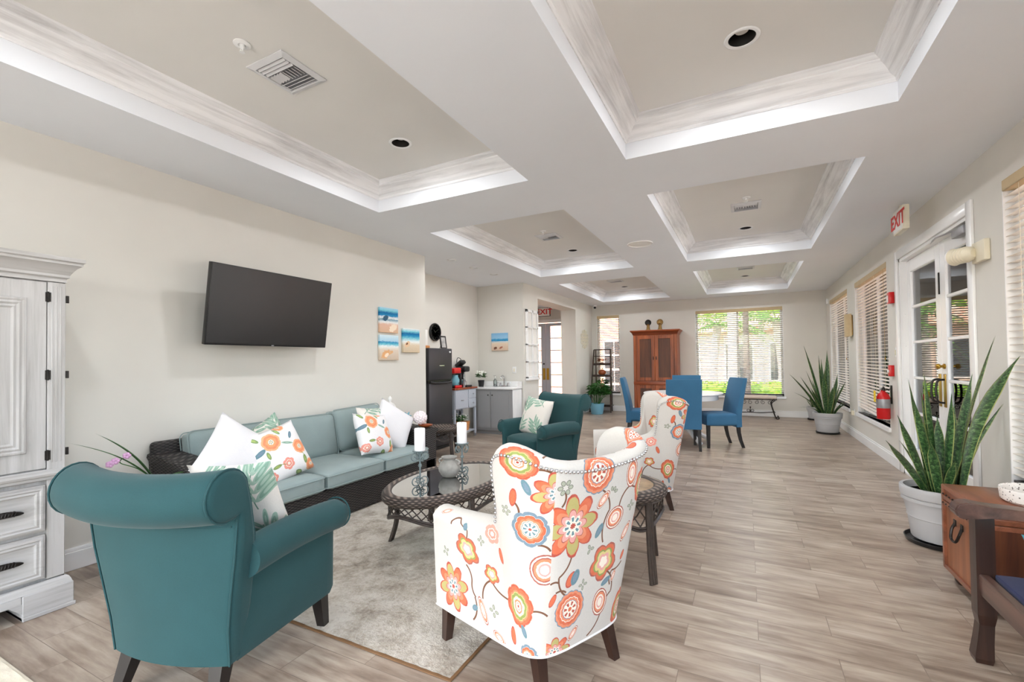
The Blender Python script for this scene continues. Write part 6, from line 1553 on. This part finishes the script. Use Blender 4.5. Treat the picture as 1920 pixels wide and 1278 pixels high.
def palm(label, x, y, h, r, lean=0., fronds=13, bark='palm_bark', crown=1.9):
    t = thing('palm_tree', label, 'palm tree', (x, y, -.05), 0, 'palm trees in the garden')
    b = B(); pts = [(lean*(k/10)**2, 0, h*k/10) for k in range(11)]; b.tube(pts, [r*(1.25-.35*min(1, k/3)) if k < 4 else r*.9 for k in range(11)], 14); b.obj('trunk', bark, t)
    b = B(); c = Vector((lean, 0, h))
    for i in range(fronds):
        a = 2*PI*i/fronds+random.uniform(-.2, .2); ln = crown*random.uniform(.8, 1.15); up = random.uniform(.1, 1.0); o = Vector((math.cos(a), math.sin(a), 0)); sd = Vector((-o.y, o.x, 0)); sp = []
        for k in range(11):
            u = k/10; sp.append(c+o*ln*u+Vector((0, 0, up*ln*u-1.25*ln*u*u*.75)))
        b.tube(sp, [.02*(1-.8*k/10) for k in range(11)], 5)
        for k in range(1, 20):
            u = k/20; j = u*10; q = sp[int(j)].lerp(sp[min(10, int(j)+1)], j-int(j)); w = .5*math.sin(PI*min(1, u*1.1+.08))**.6*ln*.45
            for s in (-1, 1):
                e = q+sd*s*w+o*w*.5+Vector((0, 0, -w*.45)); m_ = q.lerp(e, .5)
                b.face([q, m_+o*.025, e, m_-o*.025])
    b.obj('crown', 'tree_leaf', t, smooth=False); return t
palm('grey palm trunk near the middle of the garden window', -.35, 16.2, 5.5, .17)
palm('dark slim palm trunk right of the grey palm in the garden window', .02, 14.0, 5.0, .085, .0, 11, 'dark_bark')
palm('tall palm seen through the right leaf of the french doors', 4.75, 14.7, 5.6, .20)
palm('low palm with arching fronds behind the garden window hedge', -1.1, 18.6, 2.6, .16, .2, 16, 'palm_bark', 2.3)
palm('low palm at the right side of the garden window view', 1.2, 19.0, 2.7, .16, -.2, 16, 'palm_bark', 2.3)
def shrub_tree(label, x, y, h, r, n):
    t = thing('tree', label, 'tree', (x, y, -.05), 0, 'trees behind the garden'); b = B(); b.tube([(0, 0, 0), (.05, 0, h*.5), (0, .05, h*.75)], [.16, .12, .08], 9); b.obj('trunk', 'palm_bark', t)
    b = B(); leaf_cluster(b, (0, 0, h*.72), (r, r, h*.32), n, .36, .6); b.obj('crown', 'sunny_leaf', t, smooth=False)
shrub_tree('yellow green tree beyond the hedge, left of garden window', -2.6, 21.5, 4.8, 2.1, 1300)
shrub_tree('yellow green tree beyond the hedge, centre of garden window', .6, 23.0, 5.2, 2.4, 1500)
shrub_tree('yellow green tree beyond the hedge, right of garden window', 2.3, 20.5, 4.8, 1.7, 1200)
# houses across the garden
def house(label, x0, x1, y0, y1, h, wall, wins, roof_h=1.6, over=.5, face='y'):
    t = thing('house', label, 'house', ((x0+x1)/2, (y0+y1)/2, -.05), 0, 'houses across the garden'); hx, hy = (x1-x0)/2, (y1-y0)/2
    b = B(); b.box(-hx, hx, -hy, hy, 0, h); b.obj('walls', wall, t, smooth=False)
    b = B(); q = min(hx, hy)*.9; P = [[(-hx-over, -hy-over, h), (hx+over, -hy-over, h), (hx+over, hy+over, h), (-hx-over, hy+over, h)], [(-hx+q, -hy+q, h+roof_h), (hx-q, -hy+q, h+roof_h), (hx-q, hy-q, h+roof_h), (-hx+q, hy-q, h+roof_h)]]
    b.grid(P, closev=True); b.cap(b.last[1]); b.cap(list(reversed(b.last[0]))); b.obj('roof', 'roof_tile', t, smooth=False)
    for (u0, u1, za, zb) in wins:
        if face == 'y':
            b = B(); b.box(u0-(x0+x1)/2-.08, u1-(x0+x1)/2+.08, -hy-.06, -hy, za-.08, zb+.08); o = b.obj('window', 'matte_white', t); b = B(); b.box(u0-(x0+x1)/2, u1-(x0+x1)/2, -hy-.08, -hy-.05, za, zb); b.obj('pane', 'window_dark', o, smooth=False)
        else:
            b = B(); b.box(-hx-.06, -hx, u0-(y0+y1)/2-.08, u1-(y0+y1)/2+.08, za-.08, zb+.08); o = b.obj('window', 'matte_white', t); b = B(); b.box(-hx-.08, -hx-.05, u0-(y0+y1)/2, u1-(y0+y1)/2, za, zb); b.obj('pane', 'window_dark', o, smooth=False)
house('tan house with dark windows beyond the far garden', -8.5, 3.2, 26, 32, 2.7, 'stucco_tan', [(-6, -4.2, .5, 2.1), (-3.2, -2.2, .3, 2.1), (-.9, .3, .3, 2.1), (1.1, 2.6, .3, 2.1)])
house('house with clay tile roof and dark screens seen through the french doors', 9.2, 17, 18, 44, 3.2, 'stucco_tan', [(19+4.2*k, 22.4+4.2*k, .3, 2.7) for k in range(6)], 2.6, .7, 'x')
# arcade outside the right wall
t = thing('stucco_arcade', 'salmon stucco arcade outside the french doors', 'arcade', (4.0, 11.0, -.05))
def arch_wall(y0, y1, z0, z1, open_, x0, x1, b, rise):
    """wall slab with flattened round-headed openings; open_ = (ya,yb,spring)"""
    cur = y0
    for (ya, yb, sp) in open_:
        b.box(x0, x1, cur, ya, z0, z1); r = (yb-ya)/2; c = (ya+yb)/2; N = 20
        for k in range(N):
            a0, a1 = PI-PI*k/N, PI-PI*(k+1)/N; p, q = (c+r*math.cos(a0), sp+rise*math.sin(a0)), (c+r*math.cos(a1), sp+rise*math.sin(a1))
            b.prism([p, q, (q[0], z1), (p[0], z1)], x0, x1, lambda y, z, x: (x, y, z))
        cur = yb
    b.box(x0, x1, cur, y1, z0, z1)
b = B(); arch_wall(-8.5, 4.75, 0, 4.3, [(-8.0, -3.2, 2.2), (-2.5, 4.05, 2.2)], -.15, .15, b, .85); b.obj('arch_wall', 'stucco_salmon', t, smooth=False)
b = B(); b.box(-.22, .22, -8.6, 4.85, 4.3, 4.45, .02, 1); b.obj('coping', 'matte_white', t)
t = thing('stucco_porch', 'salmon stucco porch wall seen through the narrow far window', 'porch', (-4.1, 13.6, -.05))
b = B(); b.box(-5.0, 1.0, .55, .75, 0, 3.6); b.box(.8, 1.0, -.2, .55, 0, 3.6); b.obj('porch_wall', 'stucco_salmon', t, smooth=False)
for x in (-.45, .45):
    b = B(); b.box(x-.34, x+.34, .50, .56, .15, 2.0); o = b.obj('porch_window', 'matte_white', t); 
    for i in range(2):
        for j in range(4): bb = B(); bb.box(x-.30+i*.31, x-.02+i*.31, .485, .505, .2+j*.45, .58+j*.45); bb.obj('pane', 'window_dark', o, smooth=False)
def patio_chair(label, x, y, rz):
    t = thing('patio_chair', label, 'chair', (x, y, -.05), rz, 'patio chairs outside the french doors')
    b = B(); b.box(-.25, .25, -.25, .25, .40, .43, .01, 2); b.obj('seat', 'wicker_brown', t); b = B(); b.box(-.25, .25, -.27, -.23, .43, .88, .015, 2, None); b.obj('backrest', 'wicker_brown', t)
    for sx in (-.23, .23):
        for sy in (-.23, .23): b = B(); b.cyl((sx, sy, 0), (sx, sy, .41), .014, seg=8); b.obj('leg', 'dark_metal', t)
        b = B(); b.tube([(sx, -.24, .64), (sx, .22, .64), (sx, .23, .42)], .014, 8); b.obj('armrest', 'dark_metal', t)
    return t
pc = patio_chair('wicker patio chair outside the left french door leaf', 2.35, 7.9, R_(70)); dup(pc, (2.3, 6.4, 0-.05), R_(110), 'wicker patio chair outside the right french door leaf')
t = thing('patio_table', 'round patio table outside the french doors', 'table', (2.25, 7.15, -.05)); b = B(); b.lathe([(.001, .70), (.38, .70), (.39, .715), (.38, .73), (.001, .73)], (0, 0, 0), 30); b.obj('tabletop', 'silver_band', t); b = B(); b.lathe([(.25, 0), (.24, .02), (.035, .05), (.03, .70)], (0, 0, 0), 20); b.obj('pedestal', 'dark_metal', t)

# ------------------------------------------------------------------ light
w = bpy.data.worlds.new('world'); scene.world = w; w.use_nodes = True; wt = w.node_tree; wt.nodes.clear()
out = wt.nodes.new('ShaderNodeOutputWorld'); bg = wt.nodes.new('ShaderNodeBackground'); sk = wt.nodes.new('ShaderNodeTexSky')
sk.sky_type = 'NISHITA'; sk.sun_disc = False; sk.sun_elevation = R_(48); sk.sun_rotation = R_(200); sk.air_density = 1.0; sk.dust_density = 2.5; sk.ozone_density = 1.
hs = wt.nodes.new('ShaderNodeHueSaturation'); hs.inputs['Saturation'].default_value = .55
wt.links.new(sk.outputs[0], hs.inputs['Color']); wt.links.new(hs.outputs[0], bg.inputs[0]); bg.inputs[1].default_value = SKY; wt.links.new(bg.outputs[0], out.inputs[0])
sd = bpy.data.lights.new('sun', 'SUN'); sd.energy = SUN; sd.angle = R_(1.5); sd.color = (1, .96, .9); so = bpy.data.objects.new('sun', sd); COL.objects.link(so); so.rotation_euler = Vector((-.36, -.36, .86)).to_track_quat('Z', 'Y').to_euler()
def lamp(name, loc, power, size, spread=170, color=(.94, .97, 1.)):
    ld = bpy.data.lights.new(name, 'AREA'); ld.shape = 'DISK'; ld.size = size; ld.energy = power; ld.color = color; ld.spread = R_(spread)
    o = bpy.data.objects.new(name, ld); COL.objects.link(o); o.location = loc; return o
for lab, x, y, z in CANS: lamp('downlight_and_fill_lamp', (x, y, z-.012), LAMP, .10)
for x, y in ((.016, .9), (-2.32, .7), (.02, 4.6), (-2.32, 4.6), (.02, 8.4), (-2.32, 8.4)): lamp('downlight_and_fill_lamp', (x, y, HP-.012), LAMP, .12)  # added fill lamps, no fixtures are built at these spots
for x, y in ((-3.639, 5.278), (-3.653, 5.877), (-3.647, 6.493)): lamp('downlight_and_fill_lamp', (x, y, HC-.012), LAMP*.35, .09)
lamp('downlight_and_fill_lamp', (-4.9, 9.4, HC-.05), LAMP*1.6, .12)  # added lamp without a fixture, brightens the vestibule
scene.view_settings.view_transform = 'Standard'; scene.view_settings.look = 'None'; scene.view_settings.gamma = 1.; scene.view_settings.use_curve_mapping = False
scene.view_settings.exposure = EXPO
cy = scene.cycles
cy.use_denoising = True; cy.max_bounces = 12; cy.diffuse_bounces = 7; cy.glossy_bounces = 4; cy.transmission_bounces = 6; cy.transparent_max_bounces = 16
cy.sample_clamp_indirect = 6.; cy.caustics_reflective = False; cy.caustics_refractive = False
try: cy.denoiser = 'OPENIMAGEDENOISE'
except Exception: pass
